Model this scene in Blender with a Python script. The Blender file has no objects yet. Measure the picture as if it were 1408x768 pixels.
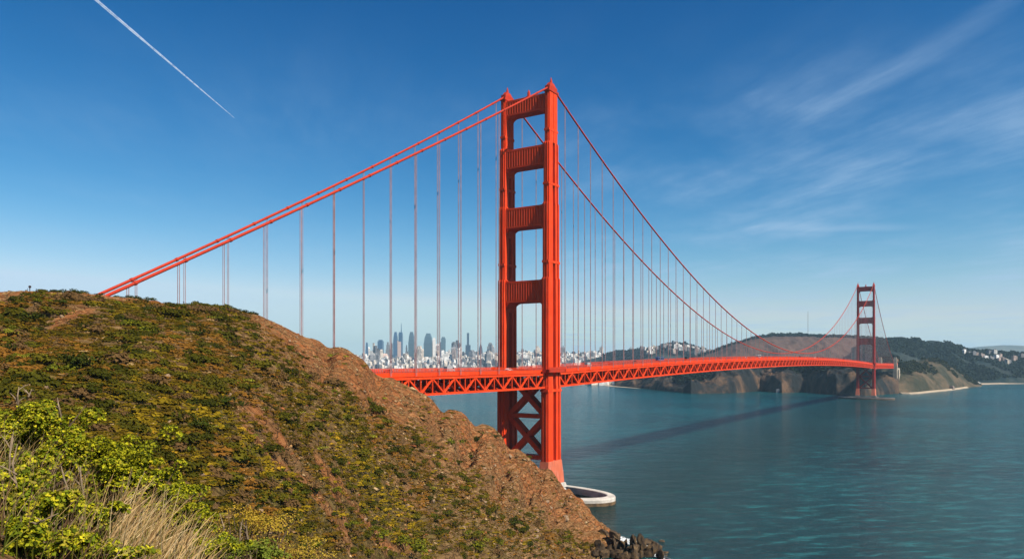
import bpy, math, random
import numpy as np
from mathutils import Vector, Matrix
SC = bpy.context.scene
COL = SC.collection
R = math.radians
rng = np.random.default_rng(7)
random.seed(7)

# ---------------------------------------------------------------- camera, sky, sun
F, CX, HY, EYE = 1047.0, 704.0, 496.0, 75.0        # lens and horizon, in photo pixels; eye height in metres
cam_d = bpy.data.cameras.new('camera'); cam = bpy.data.objects.new('camera', cam_d); COL.objects.link(cam)
cam.location = (0, 0, EYE); cam.rotation_euler = (R(90), 0, 0)
cam_d.sensor_width = 36; cam_d.lens = 36*F/1408.0; cam_d.shift_y = 112/1408.0
cam_d.clip_start = 0.2; cam_d.clip_end = 120000
SC.camera = cam
SUN_H = Vector((.781, -.624)).normalized(); SUN_EL = R(46.5)
to_sun = Vector((SUN_H.x*math.cos(SUN_EL), SUN_H.y*math.cos(SUN_EL), math.sin(SUN_EL)))
world = bpy.data.worlds.new('World'); SC.world = world; world.use_nodes = True
wn = world.node_tree; wn.nodes.clear()
SKY_STRENGTH = 0.085
SUN_STRENGTH = 5.0
EXPOSURE = 0.85
ALBEDO = 0.66
HAZE_DENSITY = 0.000046

def N(nt, typ, **kw):
    n = nt.nodes.new(typ)
    for k, v in kw.items(): setattr(n, k, v)
    return n
def L(nt, a, b): nt.links.new(a, b)
def setin(nt, sock, v):
    if hasattr(v, 'is_linked'): nt.links.new(v, sock)
    else: sock.default_value = v
def M(nt, op, a, b=0.0, c=None, clamp=False):
    n = nt.nodes.new('ShaderNodeMath'); n.operation = op; n.use_clamp = clamp
    setin(nt, n.inputs[0], a); setin(nt, n.inputs[1], b)
    if c is not None: setin(nt, n.inputs[2], c)
    return n.outputs[0]
def RAMP(nt, v, a, b):
    n = nt.nodes.new('ShaderNodeMapRange'); n.interpolation_type = 'SMOOTHSTEP'
    setin(nt, n.inputs[0], v); n.inputs[1].default_value = a; n.inputs[2].default_value = b
    return n.outputs[0]
def MIX(nt, f, a, b, mode='MIX'):
    n = nt.nodes.new('ShaderNodeMix'); n.data_type = 'RGBA'; n.blend_type = mode; n.clamp_factor = True
    setin(nt, n.inputs[0], f)
    for s, v in ((n.inputs[6], a), (n.inputs[7], b)):
        if hasattr(v, 'is_linked'): nt.links.new(v, s)
        else: s.default_value = (*v, 1.0) if len(v) == 3 else v
    return n.outputs[2]
def NOISE(nt, vec, scale, detail=4, rough=.55, stretch=None, rot=0.0):
    if stretch is not None or rot:
        m = nt.nodes.new('ShaderNodeMapping'); L(nt, vec, m.inputs[0])
        m.inputs['Rotation'].default_value = (0, 0, rot)
        if stretch is not None: m.inputs['Scale'].default_value = stretch
        # rotate first, then stretch
        if rot and stretch is not None:
            m.inputs['Scale'].default_value = (1, 1, 1)
            m2 = nt.nodes.new('ShaderNodeMapping'); L(nt, m.outputs[0], m2.inputs[0]); m2.inputs['Scale'].default_value = stretch
            m = m2
        vec = m.outputs[0]
    n = nt.nodes.new('ShaderNodeTexNoise'); L(nt, vec, n.inputs['Vector'])
    n.inputs['Scale'].default_value = scale; n.inputs['Detail'].default_value = detail; n.inputs['Roughness'].default_value = rough
    return n.outputs[0]

sky = N(wn, 'ShaderNodeTexSky', sky_type='NISHITA', sun_disc=False)
sky.sun_elevation = SUN_EL; sky.sun_rotation = math.atan2(SUN_H.x, SUN_H.y)
sky.altitude = 0; sky.air_density = 1.0; sky.dust_density = 0.35; sky.ozone_density = 3.0
tc = N(wn, 'ShaderNodeTexCoord')
sep = N(wn, 'ShaderNodeSeparateXYZ'); L(wn, tc.outputs['Generated'], sep.inputs[0])
zc = M(wn, 'MAXIMUM', sep.outputs[2], 0.02)
cu = M(wn, 'DIVIDE', sep.outputs[0], zc); cv = M(wn, 'DIVIDE', sep.outputs[1], zc)
comb = N(wn, 'ShaderNodeCombineXYZ'); L(wn, cu, comb.inputs[0]); L(wn, cv, comb.inputs[1])
plane = comb.outputs[0]
warp = NOISE(wn, plane, .55, 3, .5)
base_c = NOISE(wn, plane, .55, 7, .58, (1.0, .55, 1), .35)
wisps = NOISE(wn, plane, 1.3, 8, .66, (2.4, .5, 1), -.25)
veil = M(wn, 'MULTIPLY', RAMP(wn, base_c, .38, .72), M(wn, 'MULTIPLY_ADD', RAMP(wn, wisps, .28, .72), .8, .2))
veil = M(wn, 'MULTIPLY', veil, RAMP(wn, cv, 1.9, 3.2))
east = RAMP(wn, M(wn, 'SUBTRACT', cu, M(wn, 'MULTIPLY', cv, .02)), -.6, 1.3)
veil = M(wn, 'MULTIPLY', veil, M(wn, 'MULTIPLY_ADD', east, .75, .2))
# the bright cirrus streak of the upper right: x/z about 1.2 to 1.4, widening with distance
ln = M(wn, 'SUBTRACT', cu, M(wn, 'MULTIPLY_ADD', cv, -.16, 1.715))
ln = M(wn, 'ADD', ln, M(wn, 'MULTIPLY_ADD', warp, .34, -.17))
ln = M(wn, 'DIVIDE', M(wn, 'ABSOLUTE', ln), M(wn, 'MULTIPLY_ADD', cv, .085, -.1))
streak = M(wn, 'SUBTRACT', 1.0, RAMP(wn, ln, 0.0, 1.0))
streak = M(wn, 'MULTIPLY', streak, M(wn, 'MULTIPLY', RAMP(wn, cv, 1.6, 2.6), M(wn, 'SUBTRACT', 1.0, RAMP(wn, cv, 2.7, 3.9))))
streak = M(wn, 'MULTIPLY', streak, M(wn, 'MULTIPLY_ADD', RAMP(wn, wisps, .25, .7), .75, .25))
low = M(wn, 'SUBTRACT', 1.0, RAMP(wn, M(wn, 'ABSOLUTE', M(wn, 'SUBTRACT', cv, M(wn, 'MULTIPLY_ADD', warp, .8, 5.2))), 0.0, .28))
low = M(wn, 'MULTIPLY', low, M(wn, 'MULTIPLY', RAMP(wn, cu, 1.7, 2.1), M(wn, 'SUBTRACT', 1.0, RAMP(wn, cu, 2.7, 3.2))))
veil = M(wn, 'ADD', M(wn, 'MULTIPLY', veil, .78), M(wn, 'ADD', M(wn, 'MULTIPLY', streak, .26), M(wn, 'MULTIPLY', low, .28)), clamp=True)
# deepen the Nishita blue channel by channel, then pale the lowest few degrees
ssp = N(wn, 'ShaderNodeSeparateColor'); L(wn, sky.outputs[0], ssp.inputs[0])
scb = N(wn, 'ShaderNodeCombineColor')
for i_, (g_, ref, out_) in enumerate(((3.1, .313, .28), (1.62, .505, .66), (1.28, .642, .90))):
    v_ = M(wn, 'DIVIDE', ssp.outputs[i_], ref/SKY_STRENGTH)
    L(wn, M(wn, 'MINIMUM', M(wn, 'MULTIPLY', M(wn, 'POWER', v_, g_), out_/SKY_STRENGTH/2**EXPOSURE), (.56, .75, 1.0)[i_]/SKY_STRENGTH/2**EXPOSURE), scb.inputs[i_])
hz = M(wn, 'POWER', M(wn, 'SUBTRACT', 1.0, M(wn, 'MAXIMUM', sep.outputs[2], 0.0), clamp=True), 14.0)
HZC = tuple(c/SKY_STRENGTH/2**EXPOSURE for c in (.60, .78, .87))
skyc = MIX(wn, M(wn, 'MULTIPLY', hz, .88), scb.outputs[0], HZC)
skyc = MIX(wn, veil, skyc, tuple(c/SKY_STRENGTH/2**EXPOSURE for c in (.42, .60, .82)))
bg = N(wn, 'ShaderNodeBackground'); bg.inputs[1].default_value = SKY_STRENGTH
L(wn, skyc, bg.inputs[0])
wo = N(wn, 'ShaderNodeOutputWorld'); L(wn, bg.outputs[0], wo.inputs[0])
sd = bpy.data.lights.new('sun', 'SUN'); sd.energy = SUN_STRENGTH; sd.angle = R(.5); sd.color = (1, .90, .76)
so = bpy.data.objects.new('sun', sd); COL.objects.link(so)
so.rotation_euler = to_sun.to_track_quat('Z', 'Y').to_euler()
SC.view_settings.view_transform = 'Standard'; SC.view_settings.look = 'None'
SC.view_settings.exposure = EXPOSURE; SC.view_settings.gamma = 1; SC.view_settings.use_curve_mapping = False
SC.render.engine = 'CYCLES'
SC.cycles.max_bounces = 5; SC.cycles.diffuse_bounces = 1; SC.cycles.glossy_bounces = 2
SC.cycles.transparent_max_bounces = 8; SC.cycles.volume_bounces = 0

# ---------------------------------------------------------------- helpers
def at(px, py, Z):            # a photo pixel at depth Z metres -> world point
    return Vector(((px-CX)/F*Z, Z, EYE+(HY-py)/F*Z))
class MB:
    def __init__(s): s.v, s.f, s.c = [], [], []
    def add(s, vs, fs):
        n = len(s.v); s.v += [tuple(p) for p in vs]; s.f += [tuple(i+n for i in f) for f in fs]
    def box(s, x0, x1, y0, y1, z0, z1):
        s.add([(x0,y0,z0),(x1,y0,z0),(x1,y1,z0),(x0,y1,z0),(x0,y0,z1),(x1,y0,z1),(x1,y1,z1),(x0,y1,z1)],
              [(3,2,1,0),(4,5,6,7),(0,1,5,4),(1,2,6,5),(2,3,7,6),(3,0,4,7)])
    def bar(s, p, q, w, h, up=(0,0,1)):
        p, q = Vector(p), Vector(q); d = (q-p).normalized(); u = Vector(up)
        if abs(d.dot(u)) > .99: u = Vector((0,1,0))
        a = d.cross(u).normalized(); b = a.cross(d)
        a = a*w/2; b = b*h/2
        s.add([p-a-b,p+a-b,p+a+b,p-a+b,q-a-b,q+a-b,q+a+b,q-a+b],
              [(3,2,1,0),(4,5,6,7),(0,1,5,4),(1,2,6,5),(2,3,7,6),(3,0,4,7)])
    def tube(s, pts, rad, n=6, caps=True):
        pts = [Vector(p) for p in pts]; rings = []
        rad = [float(np.ravel(q)[0]) for q in rad] if hasattr(rad, '__len__') else [float(rad)]*len(pts)
        for i, p in enumerate(pts):
            d = (pts[min(i+1, len(pts)-1)]-pts[max(i-1, 0)]).normalized()
            u = Vector((0,0,1)) if abs(d.z) < .95 else Vector((1,0,0))
            a = d.cross(u).normalized(); b = a.cross(d)
            rings.append([p+rad[i]*(math.cos(2*math.pi*k/n)*a+math.sin(2*math.pi*k/n)*b) for k in range(n)])
        fs = []
        for i in range(len(pts)-1):
            for k in range(n):
                fs.append((i*n+k, (i+1)*n+k, (i+1)*n+(k+1)%n, i*n+(k+1)%n))
        if caps: fs.append(tuple(range(n))); fs.append(tuple((len(pts)-1)*n+k for k in reversed(range(n))))
        s.add([v for r in rings for v in r], fs)
    def prism(s, poly, z0, z1, scale_top=1.0):       # poly in x,y, extruded along z
        n = len(poly)
        s.add([(x,y,z0) for x,y in poly]+[(x*scale_top,y*scale_top,z1) for x,y in poly],
              [tuple(reversed(range(n))), tuple(range(n,2*n))]+[(i,(i+1)%n,n+(i+1)%n,n+i) for i in range(n)])
    def prism_y(s, poly, y0, y1):                    # poly in x,z, extruded along y
        n = len(poly)
        s.add([(x,y0,z) for x,z in poly]+[(x,y1,z) for x,z in poly],
              [tuple(range(n)), tuple(reversed(range(n,2*n)))]+[(i,n+i,n+(i+1)%n,(i+1)%n) for i in range(n)])
    def build(s, name, mat, parent=None, smooth=False):
        me = bpy.data.meshes.new(name); me.from_pydata(s.v, [], s.f); me.update()
        return link(name, me, mat, parent, smooth)
def link(name, me, mat, parent=None, smooth=False):
    if mat is not None and len(me.materials) == 0: me.materials.append(mat)
    if smooth: me.polygons.foreach_set('use_smooth', [True]*len(me.polygons))
    o = bpy.data.objects.new(name, me); COL.objects.link(o)
    if parent is not None: o.parent = parent
    return o
def npmesh(name, V, Fc, mat, colors=None, smooth=False, parent=None, attr='Col'):
    """V (n,3), Fc (m,k) with one face size; colors (n,3) per vertex"""
    me = bpy.data.meshes.new(name); V = np.asarray(V, dtype=np.float32); Fc = np.asarray(Fc, dtype=np.int32)
    k = Fc.shape[1]; me.vertices.add(len(V)); me.vertices.foreach_set('co', V.ravel())
    me.loops.add(Fc.size); me.loops.foreach_set('vertex_index', Fc.ravel())
    me.polygons.add(len(Fc)); me.polygons.foreach_set('loop_start', np.arange(0, Fc.size, k, dtype=np.int32))
    me.polygons.foreach_set('loop_total', np.full(len(Fc), k, dtype=np.int32))
    if smooth: me.polygons.foreach_set('use_smooth', np.ones(len(Fc), dtype=bool))
    me.update(calc_edges=True)
    if colors is not None:
        ca = me.color_attributes.new(attr, 'FLOAT_COLOR', 'POINT')
        c4 = np.ones((len(V), 4), dtype=np.float32); c4[:, :3] = colors
        ca.data.foreach_set('color', c4.ravel())
    return link(name, me, mat, parent)
def empty(name, loc=(0,0,0), rz=0):
    o = bpy.data.objects.new(name, None); COL.objects.link(o); o.location = loc; o.rotation_euler = (0,0,rz); o.empty_display_size = .5
    return o
def tag(o, label=None, cat=None, group=None, kind=None):
    if label: o['label'] = label
    if cat: o['category'] = cat
    if group: o['group'] = group
    if kind: o['kind'] = kind
    return o
def copy_tree(o, parent=None):
    c = o.copy(); COL.objects.link(c); c.parent = parent
    for ch in list(o.children): copy_tree(ch, c)
    return c
def hash2(ix, iy, seed):
    h = (ix.astype(np.int64)*374761393 + iy.astype(np.int64)*668265263 + seed*1442695041) & 0xffffffff
    h = ((h ^ (h >> 13))*1274126177) & 0xffffffff
    return ((h ^ (h >> 16)) & 0xffffff)/float(0xffffff)
def vnoise(x, y, seed=0):
    x = np.asarray(x, float); y = np.asarray(y, float)
    ix = np.floor(x); iy = np.floor(y); fx = x-ix; fy = y-iy
    fx = fx*fx*fx*(fx*(fx*6-15)+10); fy = fy*fy*fy*(fy*(fy*6-15)+10)
    a = hash2(ix, iy, seed); b = hash2(ix+1, iy, seed); c = hash2(ix, iy+1, seed); d = hash2(ix+1, iy+1, seed)
    return (a+(b-a)*fx+(c-a)*fy+(a-b-c+d)*fx*fy)*2-1
def fbm(x, y, seed=0, oct=4, gain=.5):
    s = 0; a = 1.0; t = 0
    for i in range(oct):
        s = s+a*vnoise(x*2**i+17.3*i, y*2**i-9.1*i, seed+i); t += a; a *= gain
    return s/t
def ridged(x, y, seed=0, oct=4):
    s = 0; a = 1.0; t = 0
    for i in range(oct):
        s = s+a*(1-2*np.abs(vnoise(x*2**i+5.1*i, y*2**i+3.7*i, seed+i))); t += a; a *= .5
    return s/t
def sstep(x, a, b):
    t = np.clip((x-a)/(b-a), 0, 1); return t*t*(3-2*t)

# ---------------------------------------------------------------- materials
def mat_new(name):
    m = bpy.data.materials.new(name); m.use_nodes = True; nt = m.node_tree
    b = nt.nodes['Principled BSDF']; return m, nt, b
def bump(nt, b, h, strength=.5, dist=.1):
    n = N(nt, 'ShaderNodeBump'); n.inputs['Strength'].default_value = strength; n.inputs['Distance'].default_value = dist
    L(nt, h, n.inputs['Height']); L(nt, n.outputs[0], b.inputs['Normal'])
def plain(name, col, rough=.6, var=.25, scale=.5, metallic=0, spec=.4, col2=None):
    m, nt, b = mat_new(name); g = N(nt, 'ShaderNodeTexCoord')
    n = NOISE(nt, g.outputs['Object'], scale, 5, .6)
    c2 = col2 or tuple(c*(1-var) for c in col)
    c1 = tuple(min(1, c*(1+var*.6)) for c in col)
    L(nt, MIX(nt, RAMP(nt, n, .35, .65), c2, c1), b.inputs['Base Color'])
    b.inputs['Roughness'].default_value = rough; b.inputs['Metallic'].default_value = metallic
    b.inputs['Specular IOR Level'].default_value = spec
    return m
def paint_mat(name, col, weather):
    m, nt, b = mat_new(name); g = N(nt, 'ShaderNodeTexCoord'); o = g.outputs['Object']
    n1 = NOISE(nt, o, .12, 5, .6); n2 = NOISE(nt, o, 1.1, 4, .6, (1, 1, .12))
    c = MIX(nt, RAMP(nt, n1, .3, .7), tuple(x*.84 for x in col), col)
    n4 = NOISE(nt, o, .45, 6, .7, (1, 1, .25))
    c = MIX(nt, M(nt, 'MULTIPLY', RAMP(nt, n4, .5, .72), weather), c, (min(1, col[0]*1.05), col[1]*2.1, col[2]*3.2))
    c = MIX(nt, M(nt, 'MULTIPLY', RAMP(nt, n2, .5, .7), weather*1.5), c, (col[0]*.55, col[1]*.6+.01, col[2]*.8+.01))
    br = N(nt, 'ShaderNodeTexBrick'); L(nt, o, br.inputs['Vector'])
    L(nt, c, b.inputs['Base Color']); b.inputs['Roughness'].default_value = .62
    b.inputs['Specular IOR Level'].default_value = .05
    # riveted plate seams
    w = N(nt, 'ShaderNodeTexWave', wave_type='BANDS', bands_direction='Z'); L(nt, o, w.inputs['Vector']); w.inputs['Scale'].default_value = .09
    sm = RAMP(nt, w.outputs[1], .0, .06)
    bump(nt, b, M(nt, 'ADD', sm, M(nt, 'MULTIPLY', n1, .3)), .25, .08)
    nt.nodes.remove(br)
    return m
ORANGE = paint_mat('orange_paint', (.92, .070, .014), .5)
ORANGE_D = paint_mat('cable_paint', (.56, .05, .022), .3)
ROPE = plain('suspender_paint', (.38, .22, .22), .7, .2, .3)
CONC = plain('pale_concrete', (.62, .58, .52), .85, .22, .25)
CONC2 = plain('tan_concrete', (.50, .43, .33), .85, .2, .1)
ASPH = plain('asphalt', (.055, .055, .058), .9, .2, .3)
DARK = plain('dark_steel', (.055, .03, .03), .7, .2, .3)

def water_mat():
    m, nt, b = mat_new('sea_water'); g = N(nt, 'ShaderNodeNewGeometry'); p = g.outputs['Position']
    big = NOISE(nt, p, .0022, 5, .6, (1.0, 1.6, 1), .5)
    cur = NOISE(nt, p, .006, 5, .6, (.35, 1.6, 1), .25)
    col = MIX(nt, RAMP(nt, big, .38, .66), (.0004, .024, .032), (.0008, .054, .068))
    col = MIX(nt, M(nt, 'MULTIPLY', RAMP(nt, cur, .5, .7), .5), col, (.004, .034, .030))
    # a slow greenish slick drifting from the far tower toward the shore
    sp = N(nt, 'ShaderNodeSeparateXYZ'); L(nt, p, sp.inputs[0])
    d = M(nt, 'SUBTRACT', sp.outputs[0], M(nt, 'MULTIPLY_ADD', sp.outputs[1], .60, -205))
    d = M(nt, 'ADD', d, M(nt, 'MULTIPLY_ADD', big, 120, -60))
    sl = M(nt, 'SUBTRACT', 1.0, RAMP(nt, M(nt, 'ABSOLUTE', d), 10, 135))
    sl = M(nt, 'MULTIPLY', sl, M(nt, 'SUBTRACT', 1.0, RAMP(nt, sp.outputs[1], 1300, 1650)))
    foam = NOISE(nt, p, .11, 6, .72, (.45, 1.3, 1), .2); fm2 = NOISE(nt, p, .012, 3, .5)
    fm = M(nt, 'MULTIPLY', RAMP(nt, foam, .70, .76), RAMP(nt, fm2, .46, .62))
    # surf along the rocks at the foot of the cliff
    col = MIX(nt, M(nt, 'MULTIPLY', fm, .55), col, (.7, .78, .8))
    chop = NOISE(nt, p, .12, 7, .7, (.42, 1.25, 1), -.22)
    col = MIX(nt, M(nt, 'MULTIPLY', RAMP(nt, chop, .49, .66), .75), col, (.012, .155, .170))
    big2 = NOISE(nt, p, .03, 6, .7, (.3, 1.3, 1), .1)
    col = MIX(nt, M(nt, 'MULTIPLY', RAMP(nt, big2, .5, .72), .6), col, (.0015, .024, .030))
    col = MIX(nt, M(nt, 'MULTIPLY', sl, .75), col, (.0015, .017, .013))
    L(nt, col, b.inputs['Base Color'])
    b.inputs['Roughness'].default_value = .14; b.inputs['IOR'].default_value = 1.333
    b.inputs['Specular IOR Level'].default_value = .32
    w1 = NOISE(nt, p, .085, 7, .68, (.5, 1.35, 1), .2)
    w2 = NOISE(nt, p, .022, 4, .6, (.5, 1.7, 1), .15)
    w3 = NOISE(nt, p, .55, 3, .6, (.7, 1.3, 1), .5)
    h = M(nt, 'ADD', M(nt, 'MULTIPLY', w1, 4.2), M(nt, 'ADD', M(nt, 'MULTIPLY', w2, 5.0), M(nt, 'MULTIPLY', w3, .35)))
    bump(nt, b, h, 1.0, 1.5)
    return m
WATER = water_mat()

def soil_mat(name, fine=1.0):
    """reads the Col attribute: R bare orange soil, G green cover, B pale rock"""
    m, nt, b = mat_new(name); g = N(nt, 'ShaderNodeNewGeometry'); p = g.outputs['Position']
    at_ = N(nt, 'ShaderNodeAttribute', attribute_name='Col'); s = N(nt, 'ShaderNodeSeparateColor'); L(nt, at_.outputs[0], s.inputs[0])
    n1 = NOISE(nt, p, .09*fine, 6, .65, (.4, 1.7, 1.5), -.78)
    n2 = NOISE(nt, p, .55*fine, 6, .7, (.35, 1.9, 1.7), -.78)
    n3 = NOISE(nt, p, 2.2*fine, 5, .7)
    c = MIX(nt, RAMP(nt, n2, .35, .65), (.15, .080, .028), (.34, .20, .080))
    c = MIX(nt, M(nt, 'MULTIPLY', RAMP(nt, n3, .5, .75), .55), c, (.48, .32, .16))
    og = M(nt, 'MULTIPLY', s.outputs[0], RAMP(nt, M(nt, 'ADD', n1, M(nt, 'MULTIPLY', n2, .4)), .48, .76), clamp=True)
    oc = MIX(nt, RAMP(nt, n2, .3, .7), (.34, .10, .026), (.54, .21, .070))
    c = MIX(nt, og, c, oc)
    gf = M(nt, 'ADD', M(nt, 'MULTIPLY', s.outputs[1], 1.25), M(nt, 'MULTIPLY_ADD', n1, 1.4, -1.15))
    gf = RAMP(nt, M(nt, 'ADD', gf, M(nt, 'MULTIPLY_ADD', n2, 1.2, -.6)), .25, .8)
    gc = MIX(nt, RAMP(nt, n3, .4, .62), (.050, .050, .010), (.22, .18, .030))
    c = MIX(nt, M(nt, 'MULTIPLY', gf, .8), c, gc)
    pr = M(nt, 'MULTIPLY', s.outputs[2], RAMP(nt, n2, .46, .62))
    c = MIX(nt, M(nt, 'MULTIPLY', pr, .6), c, (.50, .32, .16))
    # strata: crevice shade painted in as dark seams, plants in cracks, thin pale ledges
    mp = N(nt, 'ShaderNodeMapping'); mp.inputs['Rotation'].default_value = (0, 0, -.78); L(nt, p, mp.inputs[0])
    wv = N(nt, 'ShaderNodeVectorMath', operation='MULTIPLY'); L(nt, mp.outputs[0], wv.inputs[0]); wv.inputs[1].default_value = (.30*fine, .95*fine, .8*fine)
    wa = N(nt, 'ShaderNodeVectorMath', operation='MULTIPLY_ADD'); nz = N(nt, 'ShaderNodeTexNoise'); L(nt, p, nz.inputs['Vector']); nz.inputs['Scale'].default_value = .35*fine; nz.inputs['Detail'].default_value = 4
    L(nt, nz.outputs['Color'], wa.inputs[0]); wa.inputs[1].default_value = (3.2, 3.2, 3.2); L(nt, wv.outputs[0], wa.inputs[2])
    vo = N(nt, 'ShaderNodeTexVoronoi', feature='DISTANCE_TO_EDGE'); L(nt, wa.outputs[0], vo.inputs['Vector']); vo.inputs['Scale'].default_value = .55
    vc = N(nt, 'ShaderNodeTexVoronoi', feature='F1'); L(nt, wa.outputs[0], vc.inputs['Vector']); vc.inputs['Scale'].default_value = .55
    sc_ = N(nt, 'ShaderNodeSeparateColor'); L(nt, vc.outputs['Color'], sc_.inputs[0])
    c = MIX(nt, M(nt, 'MULTIPLY', sc_.outputs[0], .45), c, (.13, .075, .03))
    seam = M(nt, 'SUBTRACT', 1.0, RAMP(nt, vo.outputs[0], .0, .09))
    c = MIX(nt, M(nt, 'MULTIPLY', M(nt, 'MULTIPLY', seam, RAMP(nt, n1, .46, .62)), .7), c, (.040, .028, .010))
    n5 = NOISE(nt, p, .05*fine, 5, .6)
    c = MIX(nt, M(nt, 'MULTIPLY', RAMP(nt, n5, .52, .68), .5), c, (.10, .062, .024))
    L(nt, c, b.inputs['Base Color']); b.inputs['Roughness'].default_value = .95; b.inputs['Specular IOR Level'].default_value = .1
    h = M(nt, 'ADD', M(nt, 'ADD', M(nt, 'MULTIPLY', n2, 1.6/fine), M(nt, 'MULTIPLY', RAMP(nt, vo.outputs[0], 0, .12), .7/fine)), M(nt, 'MULTIPLY', n3, .35/fine))
    bump(nt, b, h, 1.0, .8)
    return m
SOIL = soil_mat('hillside_soil')
def leaf_mat(name, rough=.55, trans=.25, spec=.3):
    m, nt, b = mat_new(name); a = N(nt, 'ShaderNodeAttribute', attribute_name='Col')
    L(nt, a.outputs[0], b.inputs['Base Color']); b.inputs['Roughness'].default_value = rough; b.inputs['Specular IOR Level'].default_value = spec
    t = N(nt, 'ShaderNodeBsdfTranslucent'); L(nt, a.outputs[0], t.inputs[0])
    mx = N(nt, 'ShaderNodeMixShader'); mx.inputs[0].default_value = trans
    out = nt.nodes['Material Output']; L(nt, b.outputs[0], mx.inputs[1]); L(nt, t.outputs[0], mx.inputs[2]); L(nt, mx.outputs[0], out.inputs[0])
    return m
LEAF = leaf_mat('leaf', .7, .16, .08); SCRUB = leaf_mat('scrub_leaf', .9, .10, .03)
def rock_mat(name, c1, c2, scale=.6):
    m, nt, b = mat_new(name); g = N(nt, 'ShaderNodeTexCoord'); o = g.outputs['Object']
    n1 = NOISE(nt, o, scale, 6, .7); n2 = NOISE(nt, o, scale*6, 5, .7)
    c = MIX(nt, RAMP(nt, n1, .35, .65), c1, c2); c = MIX(nt, M(nt, 'MULTIPLY', RAMP(nt, n2, .5, .7), .5), c, tuple(x*.5 for x in c1))
    L(nt, c, b.inputs['Base Color']); b.inputs['Roughness'].default_value = .9; b.inputs['Specular IOR Level'].default_value = .2
    bump(nt, b, M(nt, 'ADD', n1, M(nt, 'MULTIPLY', n2, .3)), 1.0, .25/scale*.6)
    return m
ROCK_TAN = rock_mat('tan_rock', (.24, .15, .085), (.42, .29, .18), 1.0)
ROCK_DARK = rock_mat('dark_rock', (.016, .011, .009), (.15, .095, .045), 1.3)

# ---------------------------------------------------------------- sea
RW = 14000
npmesh('sea_water', [(-RW,-400,0),(RW,-400,0),(RW,12500,0),(-RW,12500,0)], [(0,1,2,3)], WATER)
tag(bpy.data.objects['sea_water'], kind='structure')

# ---------------------------------------------------------------- the hillside across the gully
KP = np.array([-900,-300,   0, 30,  70, 135, 200, 250, 300, 350, 380, 420, 450, 480, 510, 540, 580, 610, 650, 680, 720, 750, 775, 800, 830, 845, 860, 900,1000], float)
KY = np.array([ 405, 408, 406,403, 403, 408, 413, 419, 421, 431, 443, 464, 471, 483, 503, 521, 541, 561, 573, 593, 623, 646, 669, 696, 728,   0,   0,   0,   0], float)
KZ = np.array([ 150, 165, 180,182, 185, 190, 197, 205, 215, 223, 230, 240, 246, 252, 260, 268, 280, 290, 305, 314, 325, 329, 333, 336, 338, 338, 338, 338, 338], float)
KB = np.array([  70,  70,  75, 76,  78,  81,  85,  92, 100, 115, 124, 137, 148, 160, 175, 190, 203, 212, 225, 237, 256, 268, 282, 288, 290, 290, 292, 295, 300], float)
KR = EYE+(HY-KY)*KZ/F
KR[KP >= 845] = [-2.5, -5, -9, -20]
KBZ = EYE-272/F*KB
KBZ[KP >= 845] = [-1.5, -4, -9, -20]
LEVEL = ((-.714, .70))
def hill(px, Z, detail=True):
    px = np.asarray(px, float); Z = np.asarray(Z, float)
    zr = np.interp(px, KP, KR); Zr = np.interp(px, KP, KZ); Zb = np.interp(px, KP, KB); zb = np.interp(px, KP, KBZ)
    sl = (zr-zb)/(Zr-Zb); t = (Z-Zb)/(Zr-Zb); tc_ = np.clip(t, 0, 1)
    z = zb+(zr-zb)*(tc_+.16*np.sin(math.pi*tc_)**1*np.clip(zr/30, 0, 1))
    d0 = np.maximum(0, Zb-Z); z = z-sl*1.3*d0
    d = np.maximum(0, Z-Zr); z = z-.62*d*d/(d+9)
    X = (px-CX)/F*Z
    if detail:
        a = X*.714+Z*.70; c = -X*.70+Z*.714
        edge = sstep(np.abs(t-1), 0, .16)*.72+.28
        cliff = sstep(px, 520, 760)
        z = z+edge*(fbm(a/45, c/30, 11, 4)*2.6*(1+.6*cliff)
                    + ridged(a/26+fbm(a/30, c/30, 5, 2)*.6, c/9, 21, 4)*(.55+1.6*cliff))
        z = z+(ridged(a/11+fbm(a/9, c/9, 35, 2)*.5, c/3.4, 31, 4)*.75+fbm(a/4.5, c/1.9, 41, 3)*.42)*(.35+.65*edge)*(1+.8*cliff)
        q = c/3.1+fbm(a/14, c/9, 61, 3)*1.3; fr = q-np.floor(q)
        z = z+(np.where(fr < .78, fr/.78, (1-fr)/.22)-.5)*(.30+.75*cliff)*(.4+.6*edge)
        # ledges of hard rock on the seaward cliff
        z = z+cliff*edge*np.abs(fbm(X/7, Z/7, 51, 4))*3.0
        for pc, am, wd, lo_ in ((655, 5.0, 13, .35), (607, 2.6, 9, .45), (703, 4.0, 10, .2), (742, 3.6, 9, .1), (778, 3.4, 8, .05), (452, 2.6, 10, .45), (520, 2.8, 10, .4)):
            z = z-1.7*am*np.exp(-((px-pc+14*(1-tc_)*2.2+9*fbm(X/13, Z/13, 300+pc, 2))/wd)**2)*sstep(tc_, lo_, lo_+.25)*(1-.55*sstep(tc_, .9, 1.0))*np.clip(zr/18, 0, 1)
        # shallow gullies
        z = z-edge*2.4*sstep(ridged(X/38+3, Z/60, 61, 2), .45, .95)
    return np.maximum(z, -14)
def hill_point(px, Z): return ((px-CX)/F*Z, Z, float(hill(px, Z)))
nx, ny = 860, 470
pxs = np.concatenate([np.linspace(-900, -20, 90, endpoint=False), np.linspace(-20, 870, nx-130), np.linspace(870, 1000, 41)[1:]])
ts = np.concatenate([np.linspace(-.9, 0, 50, endpoint=False), np.linspace(0, 1.03, 370, endpoint=False), 1.03+np.linspace(0, 1, 50)**2*1.4])
PX, T = np.meshgrid(pxs, ts)
ZZ = np.interp(PX, KP, KB)+T*(np.interp(PX, KP, KZ)-np.interp(PX, KP, KB))
HZ = hill(PX, ZZ)
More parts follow.
